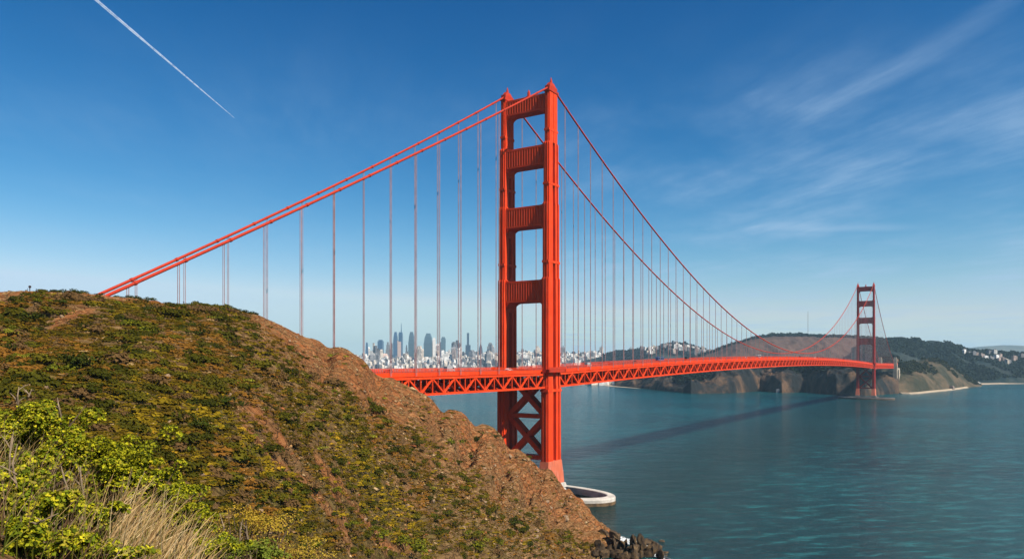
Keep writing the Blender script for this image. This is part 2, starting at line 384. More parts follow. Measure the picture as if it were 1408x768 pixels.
XX = (PX-CX)/F*ZZ
V = np.stack([XX.ravel(), ZZ.ravel(), HZ.ravel()], 1)
r_, c_ = T.shape
idx = np.arange(r_*c_).reshape(r_, c_)
Fq = np.stack([idx[:-1,:-1].ravel(), idx[:-1,1:].ravel(), idx[1:,1:].ravel(), idx[1:,:-1].ravel()], 1)
def zones(px, t, X, Z):
    nz = fbm(X/22, Z/22, 71, 4); nz2 = fbm(X/9, Z/9, 81, 3)
    org = sstep(px, 280, 400)*(1-sstep(px, 900, 1000))*sstep(t+.25*nz, .50, .80)
    org = np.maximum(org, sstep(px, 500, 640)*sstep(t+.3*nz, .3, .6)*.8)
    org = np.maximum(org, (1-sstep(px, 215, 300))*sstep(t+.05*nz2, .80, .90)*1.0)
    # bare dirt streaks: one down the lower slope beside the foreground bushes, one under the left crest
    org = np.maximum(org, .75*(1-sstep(np.abs(t-.30+.0013*(px-330)+.10*nz2+.05*nz), .005, .05))*sstep(px, 300, 350)*(1-sstep(px, 520, 600)))
    org = np.maximum(org, .9*(1-sstep(np.abs(t-.66-.0012*(px-90)+.06*nz2), .01, .04))*sstep(px, 40, 70)*(1-sstep(px, 110, 150)))
    org = np.maximum(org, .35*sstep(px, 420, 560)*sstep(nz2, .1, .5))
    grn = .62+.45*nz-.55*org+.25*(1-sstep(t, .1, .5))-.35*sstep(px, 560, 720)
    grn += .3*sstep(px, 430, 820)*sstep(t+.04*nz2, .93, .985)
    roc = np.clip(.25+.5*sstep(px, 520, 720)+.4*nz2, 0, 1)
    return np.clip(org, 0, 1), np.clip(grn, 0, 1), roc
og, gr, rc = zones(PX, T, XX, ZZ)
ho = npmesh('hillside', V, Fq, SOIL, np.stack([og.ravel(), gr.ravel(), rc.ravel()], 1), smooth=True)
tag(ho, kind='structure')

# the knoll the photographer stands on
def knoll(x, y):
    x = np.asarray(x, float); y = np.asarray(y, float)
    z = 73.7-.59*(x+4.7)-.286*(y-7)
    z = z-.45*np.maximum(0, y-9.5)-.4*np.maximum(0, y-13)
    z = z-.25*np.maximum(0, x-1)
    return z+fbm(x/1.7, y/1.7, 91, 4)*.13+fbm(x/.35, y/.35, 95, 2)*.03
gx = np.linspace(-16, 14, 260); gy = np.linspace(-12, 60, 420)
GX, GY = np.meshgrid(gx, gy); GZ = knoll(GX, GY)
r_, c_ = GX.shape; idx = np.arange(r_*c_).reshape(r_, c_)
Fk = np.stack([idx[:-1,:-1].ravel(), idx[:-1,1:].ravel(), idx[1:,1:].ravel(), idx[1:,:-1].ravel()], 1)
ko = npmesh('knoll_ground', np.stack([GX.ravel(), GY.ravel(), GZ.ravel()], 1), Fk, soil_mat('knoll_soil', 8.0),
            np.tile((.05, .5, .1), (GX.size, 1)), smooth=True)
tag(ko, kind='structure')

# ---------------------------------------------------------------- far land
def land(name, px0, px1, sil, front, Zr, mat, seed, amp=1.0, n=(260, 70), back=900, cols=None, front_z=-6, shape=.75):
    """a landform: silhouette sil = [(px, y)] seen at depth Zr [(px, Z)], foot at front = [(px, y of waterline)]"""
    sx, sy = zip(*sil); zx, zv = zip(*Zr); fx, fy = zip(*front)
    p = np.linspace(px0, px1, n[0]); t = np.concatenate([np.linspace(0, 1, n[1]), 1+np.linspace(.02, 1, 14)])
    P, T_ = np.meshgrid(p, t)
    Zr_ = np.interp(P, zx, zv); Zf = EYE*F/(np.interp(P, fx, fy)-HY)
    zr = EYE+(HY-np.interp(P, sx, sy))*Zr_/F
    tt = np.clip(T_, 0, 1)
    Z = np.where(T_ <= 1, Zf+(Zr_-Zf)*tt, Zr_+(T_-1)*back)
    X = (P-CX)/F*Z
    h = front_z+(zr-front_z)*np.where(T_ <= 1, tt**shape, 1-(T_-1)*1.05)
    k = np.minimum(1, np.maximum(0, np.abs(tt-1)*6))*np.minimum(1, tt*8)
    sc = np.mean(zv)
    h = h+amp*k*(ridged(X/(sc*.05), Z/(sc*.09), seed, 4)*zr*.16)+amp*k*ridged(X/(sc*.012), Z/(sc*.02), seed+5, 4)*zr*.035+amp*fbm(X/(sc*.005), Z/(sc*.005), seed+9, 3)*zr*.02
    V = np.stack([X.ravel(), Z.ravel(), h.ravel()], 1); r, c = P.shape; idx = np.arange(r*c).reshape(r, c)
    Fq = np.stack([idx[:-1,:-1].ravel(), idx[:-1,1:].ravel(), idx[1:,1:].ravel(), idx[1:,:-1].ravel()], 1)
    o = npmesh(name, V, Fq, mat, smooth=True); tag(o, kind='structure')
    def surf(px, tq):           # nearest vertex of the sheet for a column and a fraction up the slope
        i = int(np.clip(round((px-px0)/(px1-px0)*(n[0]-1)), 0, n[0]-1)); j = int(np.clip(round(tq*(n[1]-1)), 0, n[1]-1))
        return Vector(V[j*c+i])
    return o, surf
def far_mat(name, cols, scale, thr=(.4, .6), stretch=(1, 1, 1)):
    m, nt, b = mat_new(name); g = N(nt, 'ShaderNodeNewGeometry'); p = g.outputs['Position']
    n1 = NOISE(nt, p, scale, 6, .65, stretch); n2 = NOISE(nt, p, scale*5, 5, .7)
    c = MIX(nt, RAMP(nt, n1, *thr), cols[0], cols[1]); c = MIX(nt, M(nt, 'MULTIPLY', RAMP(nt, n2, .5, .7), .6), c, cols[2])
    L(nt, c, b.inputs['Base Color']); b.inputs['Roughness'].default_value = 1; b.inputs['Specular IOR Level'].default_value = .05
    bump(nt, b, M(nt, 'ADD', n1, M(nt, 'MULTIPLY', n2, .4)), 1.0, .5/scale*.12)
    return m
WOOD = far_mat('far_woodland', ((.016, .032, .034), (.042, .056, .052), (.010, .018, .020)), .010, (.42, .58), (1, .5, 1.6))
BROWN = far_mat('dry_hill', ((.070, .050, .045), (.135, .082, .062), (.045, .045, .035)), .004)
BLUFF = far_mat('bluff_rock', ((.022, .026, .028), (.17, .105, .065), (.016, .020, .020)), .013, (.44, .64), (1, 1, .35))
CITYG = far_mat('city_ground', ((.12, .12, .11), (.24, .23, .21), (.05, .07, .04)), .02)
SHORE = far_mat('shore_headland', ((.050, .052, .034), (.15, .11, .07), (.03, .038, .026)), .010)
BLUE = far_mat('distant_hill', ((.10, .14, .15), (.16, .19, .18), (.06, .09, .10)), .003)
SANDM = plain('beach_sand', (.42, .34, .24), .95, .15, .02)

city_o, city_s = land('city_hill', 400, 1020, [(400,492),(520,491),(600,488),(700,487),(760,487),(860,489),(960,491),(1020,494)],
     [(400,510),(1020,510)], [(400,7300),(1020,7000)], CITYG, 101, .5, (200, 40), front_z=-3)
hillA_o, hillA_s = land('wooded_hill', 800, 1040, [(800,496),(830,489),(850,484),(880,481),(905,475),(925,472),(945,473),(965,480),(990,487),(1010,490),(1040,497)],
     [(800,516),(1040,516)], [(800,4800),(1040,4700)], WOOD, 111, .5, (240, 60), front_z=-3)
hillB_o, hillB_s = land('brown_hill', 930, 1275, [(930,497),(960,489),(985,481),(1010,472),(1040,464),(1062,460),(1100,460),(1130,462),(1165,462),(1205,465),(1240,471),(1275,480)],
     [(930,522),(1275,522)], [(930,3700),(1100,3600),(1275,3500)], BROWN, 121, .7, (300, 80), front_z=-3)
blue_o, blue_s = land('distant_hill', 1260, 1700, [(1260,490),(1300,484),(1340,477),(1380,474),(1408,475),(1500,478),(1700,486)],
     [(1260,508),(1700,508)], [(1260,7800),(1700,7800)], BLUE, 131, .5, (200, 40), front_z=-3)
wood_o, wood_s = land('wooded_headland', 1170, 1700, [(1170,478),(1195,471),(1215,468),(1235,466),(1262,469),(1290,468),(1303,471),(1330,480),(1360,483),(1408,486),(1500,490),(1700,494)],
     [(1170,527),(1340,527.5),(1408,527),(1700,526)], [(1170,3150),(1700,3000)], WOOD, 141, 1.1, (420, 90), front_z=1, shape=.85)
bluff_o, bluff_s = land('sea_bluff', 845, 1236, [(845,521),(870,514),(890,508),(930,505),(1000,503),(1060,503),(1110,503),(1160,502),(1205,500),(1236,501)],
     [(845,530.5),(880,533.5),(920,538),(950,541),(1010,540),(1045,537.5),(1075,540),(1110,539),(1150,543),(1190,544),(1236,540.5)],
     [(845,2500),(900,2250),(950,2050),(1060,2000),(1150,1850),(1236,1950)], BLUFF, 151, 2.6, (420, 90), front_z=-2, shape=.55)
head_o, head_s = land('low_headland', 1226, 1352, [(1226,505),(1240,500),(1255,496),(1272,494),(1290,497),(1308,505),(1322,514),(1338,524),(1352,530)],
     [(1226,540.5),(1262,539.5),(1300,536.5),(1330,532),(1352,531)], [(1226,2050),(1290,2200),(1352,2350)], SHORE, 161, 1.4, (240, 70), back=500, front_z=-2, shape=.6)
flat_o, flat_s = land('waterfront_flat', 560, 900, [(560,529),(700,528.5),(780,527.5),(840,526),(860,526),(900,527)],
     [(560,532),(780,532.5),(850,532.5),(900,536)], [(560,2750),(780,2700),(900,2400)], SANDM, 171, .3, (120, 30), back=1200, front_z=-1)

# beaches
def beach(name, pts, w, z=1.3):
    mb = MB(); P = [at(px, py, EYE*F/(py-HY)) for px, py in pts]
    n = len(P); vs = []; 
    for i, p in enumerate(P):
        vs += [(p.x, p.y-6, -.6), (p.x, p.y+w*.4, z), (p.x+w*.2, p.y+w, z+2.2), (p.x+w*.2, p.y+w+12, -2)]
    fs = [(i*4+k, (i+1)*4+k, (i+1)*4+k+1, i*4+k+1) for i in range(n-1) for k in range(3)]
    mb.add(vs, fs); o = mb.build(name, SANDM); tag(o, kind='structure'); return o
beach('beach_sand', [(1340,528.6),(1360,528.2),(1385,527.6),(1408,527.2),(1470,526.6),(1600,526)], 40)
beach('headland_beach', [(1240,540.9),(1252,541.5),(1264,540.9),(1280,539),(1300,537.2),(1316,535.2),(1332,532.6)], 12)

# ---------------------------------------------------------------- foliage generators
def blob_quads(n, size, squash=(1, 1, .7), leaf=.12, seed=0, shell=.35, up=.35, lobes=5, aspect=.7, base=True, rnd=.32):
    """n leaf faces in a lumpy dome of unit-ish radius; returns V, F(quads), radial fraction and lobe id"""
    g = np.random.default_rng(seed)
    cen = g.normal(size=(lobes, 3))*.38; cen[:, 2] = np.abs(cen[:, 2])*.5+.12; cen[0] = (0, 0, .15)
    rad = g.uniform(.38, .66, lobes)
    k = g.integers(0, lobes, n)
    d = g.normal(size=(n, 3)); d /= np.linalg.norm(d, axis=1)[:, None]; d[:, 2] = np.where(d[:, 2] < -.25, -d[:, 2], d[:, 2])
    rr = rad[k]*(1-shell*g.random(n)**1.6)
    P = cen[k]+d*rr[:, None]
    P = P*np.array(squash)*size
    nrm = d*.9+g.normal(size=(n, 3))*rnd; nrm[:, 2] += up; nrm /= np.linalg.norm(nrm, axis=1)[:, None]
    ref = g.normal(size=(n, 3)); a = np.cross(nrm, ref); a /= np.linalg.norm(a, axis=1)[:, None]; b = np.cross(nrm, a)
    s = leaf*g.uniform(.6, 1.35, n)[:, None]
    q = np.stack([P-a*s, P-b*s*aspect, P+a*s, P+b*s*aspect], 1).reshape(-1, 3)
    Fq = np.arange(n*4).reshape(n, 4)
    return q, Fq, rr/rad[k], k
def leaf_colors(n, pal, seed, jitter=.25):
    g = np.random.default_rng(seed); pal = np.array(pal); c = pal[g.integers(0, len(pal), n)]*g.uniform(1-jitter, 1+jitter, (n, 1))
    return np.repeat(c, 4, axis=0)
PAL_DARK = [(.026, .038, .005), (.040, .052, .006), (.055, .060, .008)]
PAL_MID = [(.11, .125, .010), (.19, .19, .012), (.08, .085, .008)]
PAL_YEL = [(.26, .26, .02), (.20, .22, .018), (.30, .26, .03)]
PAL_BRN = [(.18, .10, .038), (.25, .15, .055), (.11, .065, .025)]

# ground cover of low scrub on the slope: one uncountable mass
def scatter_cover(n, name, label, seed, size_rng, pal_fn, leaves, dens, flat=.55):
    g = np.random.default_rng(seed)
    px = g.uniform(-150, 845, n*3); t = g.uniform(-.05, 1.0, n*3)**.8
    Zb = np.interp(px, KP, KB); Zr = np.interp(px, KP, KZ); Z = Zb+t*(Zr-Zb); X = (px-CX)/F*Z
    o_, g_, r_ = zones(px, t, X, Z)
    keep = g.random(len(px)) < dens(o_, g_, r_, px, t, X, Z)
    px, t, Z, X = px[keep][:n], t[keep][:n], Z[keep][:n], X[keep][:n]
    z = hill(px, Z); ok = z > 1.0; px, t, Z, X, z = px[ok], t[ok], Z[ok], X[ok], z[ok]
    protos = [blob_quads(leaves, 1, (1, 1, flat), .19 if leaves < 100 else .11, 500+seed*10+i, lobes=4, shell=.35)[0] for i in range(6)]
    m = len(px); s = g.uniform(*size_rng, m)*(1+.5*(g.random(m) > .9)); rz = g.uniform(0, 6.28, m); kind = g.integers(0, 6, m)
    VV, CC = [], []
    pal = pal_fn(px, t, X, Z, g)
    for k in range(6):
        q = protos[k]; sel = np.where(kind == k)[0]
        if len(sel) == 0: continue
        c, s_ = np.cos(rz[sel])[:, None], np.sin(rz[sel])[:, None]; S = s[sel][:, None]
        # elongated along the strata, lying close to the slope
        x = (q[None, :, 0]*c-q[None, :, 1]*s_)*S; y = (q[None, :, 0]*s_+q[None, :, 1]*c)*S
        el = 1.0 if leaves > 100 else 1.45; a = (x*.714+y*.70)*1.25*el; b = (-x*.70+y*.714)*.9/el**.8
        x = a*.714-b*.70; y = a*.70+b*.714
        VV.append(np.stack([X[sel][:, None]+x, Z[sel][:, None]+y, z[sel][:, None]-.08*S+q[None, :, 2]*S-(x*.5-.25*y)*.35], 2).reshape(-1, 3))
        lc = np.repeat(g.uniform(.85, 1.18, (len(sel), leaves, 1)), 4, axis=1)
        CC.append((pal[sel][:, None, :]*lc.reshape(len(sel), leaves*4, 1)).reshape(-1, 3))
    V = np.concatenate(VV); C = np.concatenate(CC)
    o = npmesh(name, V, np.arange(len(V)).reshape(-1, 4), SCRUB, C)
    tag(o, label, 'ground cover', kind='stuff'); return o
def pal_cover(px, t, X, Z, g):
    n = fbm(X/14, Z/14, 201, 3)+g.normal(0, .20, len(X)); c = np.zeros((len(X), 3))
    low = 1-sstep(t, .1, .55)
    n = n-.05+.22*low*(1-sstep(px, 480, 640))
    cc = [(-9, (.19, .115, .035)), (-.34, (.13, .090, .022)), (-.16, (.085, .072, .012)), (.04, (.045, .046, .009)), (.16, (.10, .088, .012)), (.30, (.155, .14, .016)), (.50, (.22, .195, .020)), (.78, (.36, .28, .035))]
    for lo, col in cc: c[n > lo] = np.array(col)*(1.22, .93, .50)
    return c
scatter_cover(16500, 'low_scrub', 'low olive and rust scrub covering the near hillside', 3, (.38, 1.15), pal_cover, 44,
              lambda o, g_, r, px, t, X, Z: np.clip(.12+g_*1.0-.3*o, .03, 1)*(1-.85*o*(px < 560))*sstep(Z, 60, 120)**.3)
def pal_dark(px, t, X, Z, g):
    k = g.random(len(X))[:, None]; c = np.array((.034, .038, .004))*(1-k)+np.array((.11, .095, .008))*k
    return np.where(g.random((len(X), 1)) > .8, np.array((.13, .075, .028)), c)
scatter_cover(1450, 'dark_brush', 'dark mounded brush dotted thickly over the near hillside', 8, (.8, 2.4), pal_dark, 260,
              lambda o, g_, r, px, t, X, Z: np.clip(.10+g_*1.0-.25*o, .05, 1)*.6*(1-.8*o), flat=.62)
def pal_dry(px, t, X, Z, g):
    k = g.random(len(X))[:, None]; return np.array((.50, .34, .15))*(1-k)+np.array((.28, .17, .07))*k
scatter_cover(9000, 'dry_tufts', 'dry tan grass tufts between the scrub on the slope', 5, (.22, .5), pal_dry, 18,
              lambda o, g_, r, px, t, X, Z: np.clip(.3+.5*r, 0, 1), flat=.8)

# shrubs one can count
def shrub_mesh(i, pal, leaves=420, leaf=.085, squash=(1, 1, .62)):
    q, f, rr, k = blob_quads(leaves, 1, squash, leaf, 900+i, lobes=6, shell=.45)
    g = np.random.default_rng(i); tint = g.uniform(.75, 1.25, 6)
    c = leaf_colors(leaves, pal, i)*np.repeat(tint[k], 4)[:, None]
    me_o = npmesh('shrub', q, f, SCRUB, c); return me_o
shrub_kinds = [shrub_mesh(i, p) for i, p in enumerate([PAL_DARK, PAL_DARK, PAL_MID, PAL_MID, PAL_YEL, PAL_BRN, PAL_MID+PAL_DARK])]
def lab_for(px, t, kind, big):
    look = {0:'dark green', 1:'dark green', 2:'olive green', 3:'olive green', 4:'yellow green', 5:'rusty brown', 6:'mottled green'}[kind]
    where = ('on the left shoulder of the hill' if px < 230 else 'on the middle slope below the ridge' if px < 480 else 'on the slope above the cliff' if px < 640 else 'on the rocky seaward cliff')
    high = 'high' if t > .62 else 'midway' if t > .3 else 'low'
    return f'{"large" if big else "small"} rounded {look} shrub {high} {where}'
used_k = set()
def place_shrub(kind, px, Z, s, label, group=None, name='shrub', sz=1.0, sink=.12):
    if kind in used_k:
        o = shrub_kinds[kind].copy(); COL.objects.link(o)
    else: o = shrub_kinds[kind]; used_k.add(kind)
    p = hill_point(px, Z); o.location = (p[0], p[1], p[2]-sink*s); o.scale = (s, s, s*sz); o.rotation_euler = (0, 0, random.uniform(0, 6.28))
    o.name = name; tag(o, label, 'shrub', group); return o
# the distinct ones, read from the photograph
def pxy(px, y):            # depth on the slope that shows at a photo pixel
    Zb = np.interp(px, KP, KB); Zr = np.interp(px, KP, KZ); Z = np.linspace(Zb, Zr, 400); z = hill(np.full(400, px), Z)
    yy = HY-(z-EYE)/Z*F
    return float(Z[np.argmin(np.abs(yy-y))])
for px, y, w, kind, lab in [
    (12,478,30,0,'dark round shrub at the left edge of the hill below the crest'),
    (340,460,26,0,'dark egg shaped shrub alone on the orange soil below the ridge'),
    (312,470,22,1,'flattened dark shrub just left of the egg shaped one'),
    (106,500,50,1,'wide dark green shrub in the hollow on the left slope'),
    (200,455,34,6,'long dark thicket of shrub under the bare crest'),
    (48,438,34,0,'dark shrub group beside the pale track on the left crest'),
    (92,508,38,2,'olive shrub spreading below the wide dark one'),
    (655,750,34,2,'bright mossy green shrub at the bottom of the cliff'),
    (703,718,26,0,'dark green bush on the cliff ledge above the bottom edge'),
    (728,748,20,1,'small round green bush near the cliff foot'),
    (524,733,30,2,'round green shrub in the middle of the lower slope'),
    (548,745,34,3,'broad green shrub on the lower slope left of the cliff'),
    (475,722,20,2,'small round green shrub beside the dirt streak'),
    (510,728,22,3,'green shrub just above the dirt streak on the low slope'),
    (570,750,44,2,'long mossy shrub at the bottom of the slope'),
    (655,604,20,0,'black green bush in the cleft behind the tower leg'),
    (432,748,30,2,'green shrub beside the dirt path near the bottom edge'),
    (463,750,36,5,'bristly brown shrub beside the dirt path near the bottom edge')]:
    Z = pxy(px, y); place_shrub(kind, px, Z, w/2*Z/F*1.15, lab)
# a row along the crest
for i, (px, w) in enumerate([(75,9),(82,11),(92,8),(103,12),(112,10),(137,7),(160,9),(176,10),(188,12),(207,9),(258,11),(277,9),(284,8),(292,10),(300,8),(312,9),(320,8),(327,7),(336,9),(344,8),(352,6),(232,9)]):
    Z = float(np.interp(px, KP, KZ))-.4
    place_shrub(i % 2, px, Z, w/2*Z/F*1.75, 'small dark shrub in the broken row along the crest of the hill', 'shrubs along the crest', sink=.05)
g = np.random.default_rng(77); cnt = 0
while cnt < 215:
    px = g.uniform(-15, 820); t = g.uniform(.02, .97)
    Zb = np.interp(px, KP, KB); Zr = np.interp(px, KP, KZ); Z = float(Zb+t*(Zr-Zb)); X = (px-CX)/F*Z
    o_, g_, r_ = zones(np.array([px]), np.array([t]), np.array([X]), np.array([Z]))
    if g.random() > g_[0]*1.0+.08: continue
    if float(hill(px, Z)) < 3: continue
    kind = int(g.choice([0, 1, 2, 3, 4, 5, 6], p=[.18, .16, .2, .16, .08, .1, .12])); s = float(g.uniform(.9, 2.1)*(1.5 if g.random() > .88 else 1)*(.75+Z/600))
    place_shrub(kind, px, Z, s, lab_for(px, t, kind, s > 1.5), 'shrubs dotted over the hillside', sz=g.uniform(.7, 1.05)); cnt += 1

# boulders and cliff rocks
def rock_mesh(seed, sub=3, rough=.34, sharp=False):
    g = np.random.default_rng(seed)
    import bmesh
    bm = bmesh.new(); bmesh.ops.create_icosphere(bm, subdivisions=sub, radius=1)
    np_ = 26 if sharp else 14; planes = g.normal(size=(np_, 3)); planes /= np.linalg.norm(planes, axis=1)[:, None]; ds = g.uniform(.34, .85, np_) if sharp else g.uniform(.55, .95, np_)
    for v in bm.verts:
        p = np.array(v.co); 
        for n_, d_ in zip(planes, ds):
            e = p.dot(n_)-d_
            if e > 0: p = p-n_*e*(1.0 if sharp else .92)
        p = p*(1+rough*.25*vnoise(p[0]*2.3+seed, p[1]*2.3+p[2]*1.7, seed))
        v.co = p
    me = bpy.data.meshes.new('boulder'); bm.to_mesh(me); bm.free()
    return me
tan_meshes = [rock_mesh(s) for s in range(5)]; dark_meshes = [rock_mesh(20+s, 3, 1.1, True) for s in range(6)]
for m_ in tan_meshes: m_.materials.append(ROCK_TAN)
for m_ in dark_meshes: m_.materials.append(ROCK_DARK)
def place_rock(me, x, y, z, s, label, group=None, name='boulder', rot=None):
    o = bpy.data.objects.new(name, me); COL.objects.link(o); o.location = (x, y, z)
    o.scale = s if hasattr(s, '__len__') else (s, s*random.uniform(.8, 1.2), s*random.uniform(.6, .9))
    o.rotation_euler = rot or (random.uniform(-.3, .3), random.uniform(-.3, .3), random.uniform(0, 6.28)); tag(o, label, 'rock', group); return o
for i, (px, y, w, lab) in enumerate([(288,477,9,'pale boulder on the bare slope below the egg shaped shrub'),(230,518,10,'pale flat boulder in the middle of the left slope'),
    (160,515,7,'small pale boulder right of the hollow on the left slope'),(502,713,7,'white boulder beside the green shrubs of the low slope'),
    (757,698,7,'white upright boulder on the seaward cliff'),(737,738,9,'pale boulder low on the cliff'),(595,688,9,'tan boulder on the lower slope left of the cliff'),
    (178,487,6,'small pale boulder on the upper left slope'),(318,664,6,'pale stone above the dry foreground bush'),(358,701,9,'reddish boulder above the dry foreground bush'),
    (710,655,6,'small grey boulder on the cliff below the tower'),(778,712,10,'pale boulder near the edge of the seaward cliff')]):
    Z = pxy(px, y); p = hill_point(px, Z); place_rock(tan_meshes[i % 5], p[0], p[1], p[2]+.1, w/2*Z/F, lab)
g = np.random.default_rng(5); cnt = 0
while cnt < 110:
    px = g.uniform(0, 835); t = g.uniform(.02, .98)
    if g.random() > .25+.75*(px > 540): continue
    Zb = np.interp(px, KP, KB); Zr = np.interp(px, KP, KZ); Z = float(Zb+t*(Zr-Zb)); p = hill_point(px, Z)
    if p[2] < 1: continue
    s = float(g.uniform(.25, .8)*(1.6 if (px > 600 and g.random() > .7) else 1)); where = 'rocky cliff above the water' if px > 600 else 'middle slope' if px > 300 else 'left slope'
    place_rock(tan_meshes[cnt % 5], p[0], p[1], p[2], s, f'{"larger" if s > .8 else "small"} brown stone lying loose on the {where}', 'loose stones on the hillside'); cnt += 1
for i, (px, ytop, Z, w, lab) in enumerate([
    (832,728,318,20,'blackish rock leaning against the foot of the cliff'),
    (846,725,310,19,'tall jagged brown rock beside the cliff foot'),
    (858,742,302,20,'low brown rock in the middle of the shore rocks'),
    (871,734,300,15,'dark pointed rock in the middle of the shore rocks'),
    (884,733,297,17,'jagged rock with pale sunlit top at the shore'),
    (896,745,293,16,'tan topped rock sloping into the water'),
    (907,757,290,15,'outermost dark rock at the tip of the shore rocks'),
    (845,752,292,26,'broad brown rock under the cliff at the bottom edge'),
    (873,758,288,24,'low dark rock at the bottom edge among the shore rocks')]):
    top = at(px, ytop, Z); top.z += 1.2; h = max(top.z, 1.2)+2.5
    place_rock(dark_meshes[i % 6], top.x, Z, h/2-2.5, (w/2*Z/F*1.15, w/2*Z/F*1.2, h/2*1.15), lab, None, 'shore_rock', (random.uniform(-.25, .25), random.uniform(-.25, .25), random.uniform(0, 6.28)))
g = np.random.default_rng(61)
for i in range(26):
    px = g.uniform(826, 912); Z = g.uniform(288, 322); ytop = np.interp(px, [826, 845, 862, 885, 900, 915], [734, 728, 742, 734, 745, 760])+g.uniform(0, 18); top = at(px, ytop, Z)
    h = max(top.z, .8)+2; w = g.uniform(2.2, 4.6)
    place_rock(dark_meshes[i % 6], top.x, Z, h/2-2, (w, w*1.2, h/2*1.1), 'jagged dark rock in the broken heap of shore rocks', 'small rocks of the shore heap', 'shore_rock', (float(g.uniform(-.5, .5)), float(g.uniform(-.5, .5)), float(g.uniform(0, 6.28))))
# uncountable angular scree and ledges of broken rock
def scree(n, seed, name, label, col, prng, srng):
    g = np.random.default_rng(seed); base = np.array([(1,0,0),(-1,0,0),(0,1,0),(0,-1,0),(0,0,1),(0,0,-1)], float)
    tri = np.array([(0,2,4),(2,1,4),(1,3,4),(3,0,4),(2,0,5),(1,2,5),(3,1,5),(0,3,5)])
    px = g.uniform(prng[0], prng[1], n*3); px = px[g.random(n*3) < .25+.75*sstep(px, 470, 650)][:n]; n = len(px)
    t = g.uniform(.0, .99, n); Zb = np.interp(px, KP, KB); Zr = np.interp(px, KP, KZ); Z = Zb+t*(Zr-Zb); X = (px-CX)/F*Z
    z = hill(px, Z); cl = fbm(X/12, Z/12, 333, 3); ok = (z > .5) & (cl > -.25+.3*g.random(n)); X, Z, z, px = X[ok], Z[ok], z[ok], px[ok]; n = len(X)
    s = g.uniform(srng[0], srng[1], n)*(1+1.0*(g.random(n) > .96)); th = g.normal(.78, .35, n); c, sn = np.cos(th), np.sin(th)
    P = base[None]*g.uniform(.55, 1.25, (n, 6, 3))+g.normal(0, .22, (n, 6, 3)); P = P*np.array((1.5, .8, .62))*s[:, None, None]
    x = P[:, :, 0]*c[:, None]-P[:, :, 1]*sn[:, None]; y = P[:, :, 0]*sn[:, None]+P[:, :, 1]*c[:, None]
    V = np.stack([X[:, None]+x, Z[:, None]+y, z[:, None]+P[:, :, 2]-x*.35+.12*s[:, None]], 2).reshape(-1, 3)
    Fc = (np.arange(n)[:, None, None]*6+tri[None]).reshape(-1, 3)
    C = np.repeat(np.array(col)[g.integers(0, len(col), n)]*g.uniform(.7, 1.25, (n, 1)), 6, axis=0)
    tag(npmesh(name, V, Fc, SCREE, C), label, 'scree', kind='stuff')
m_, nt, b = mat_new('broken_rock'); a_ = N(nt, 'ShaderNodeAttribute', attribute_name='Col'); gg = N(nt, 'ShaderNodeNewGeometry'); nn = NOISE(nt, gg.outputs['Position'], 2.5, 5, .7)
L(nt, MIX(nt, RAMP(nt, nn, .4, .62), a_.outputs[0], (.62, .6, .55), 'MULTIPLY'), b.inputs['Base Color']); b.inputs['Roughness'].default_value = .95; b.inputs['Specular IOR Level'].default_value = .1
SCREE = m_
scree(5200, 12, 'scree', 'broken tan and rusty rock fragments strewn over the slope and cliff', [(.34, .18, .075), (.42, .24, .10), (.40, .14, .05), (.22, .12, .05), (.22, .12, .05), (.52, .36, .19)], (380, 842), (.2, .62))
# surf round the rocks
fm, nt, b = mat_new('sea_foam'); gg = N(nt, 'ShaderNodeNewGeometry'); fn = NOISE(nt, gg.outputs['Position'], .9, 6, .7)
tr = N(nt, 'ShaderNodeBsdfTransparent'); mx = N(nt, 'ShaderNodeMixShader'); b.inputs['Base Color'].default_value = (.75, .8, .82, 1); b.inputs['Roughness'].default_value = .8
at_ = N(nt, 'ShaderNodeAttribute', attribute_name='Col'); 
L(nt, M(nt, 'MULTIPLY', RAMP(nt, M(nt, 'MULTIPLY', fn, M(nt, 'ADD', at_.outputs['Fac'], .55)), .5, .72), .8), mx.inputs[0])
L(nt, tr.outputs[0], mx.inputs[1]); L(nt, b.outputs[0], mx.inputs[2]); L(nt, mx.outputs[0], nt.nodes['Material Output'].inputs[0])
pts = [at(px, y, EYE*F/(y-HY)) for px, y in [(826,733),(838,732),(852,736),(868,741),(884,745),(900,752),(912,762),(918,775)]]
vs, fs, cs = [], [], []
for i, p in enumerate(pts):
    d = (pts[min(i+1, 7)]-pts[max(i-1, 0)]).normalized(); nrm = Vector((-d.y, d.x, 0)); nrm = nrm if nrm.y > 0 else -nrm
    for k, (w, c) in enumerate(((-7, .8), (-1, .8), (.8, .35), (2.8, .0))):
        q = p+nrm*w; vs.append((q.x, q.y, .05)); cs.append((c, c, c))
for i in range(7):
    for k in range(3): fs.append((i*4+k, (i+1)*4+k, (i+1)*4+k+1, i*4+k+1))
tag(npmesh('surf_foam', vs, fs, fm, cs), 'white surf foam lapping round the shore rocks', 'foam', kind='stuff')

# marker posts on the crest
def post(px, h, head, label):
    Z = float(np.interp(px, KP, KZ))-.3; p = hill_point(px, Z); r = empty('marker_post', p)
    tag(r, label, 'post'); a = MB(); a.tube([(0,0,-.3),(0,0,h)], .10, 8); a.build('pole', DARK, r)
    b_ = MB(); b_.tube([(0,-.12,h),(0,.12,h)], head, 12); b_.build('round_plate', DARK, r)
    c_ = MB(); c_.tube([(-.55,0,-.2),(-.5,0,h*.75)], .05, 6); c_.build('stay', DARK, r)
post(41, 1.5, .30, 'thin post with a dark round plate on the bare crest')
post(36, .5, .22, 'stubby dark post left of the taller round headed post')
post(252.5, 1.3, .14, 'thin small headed post on the crest below the bridge cables')

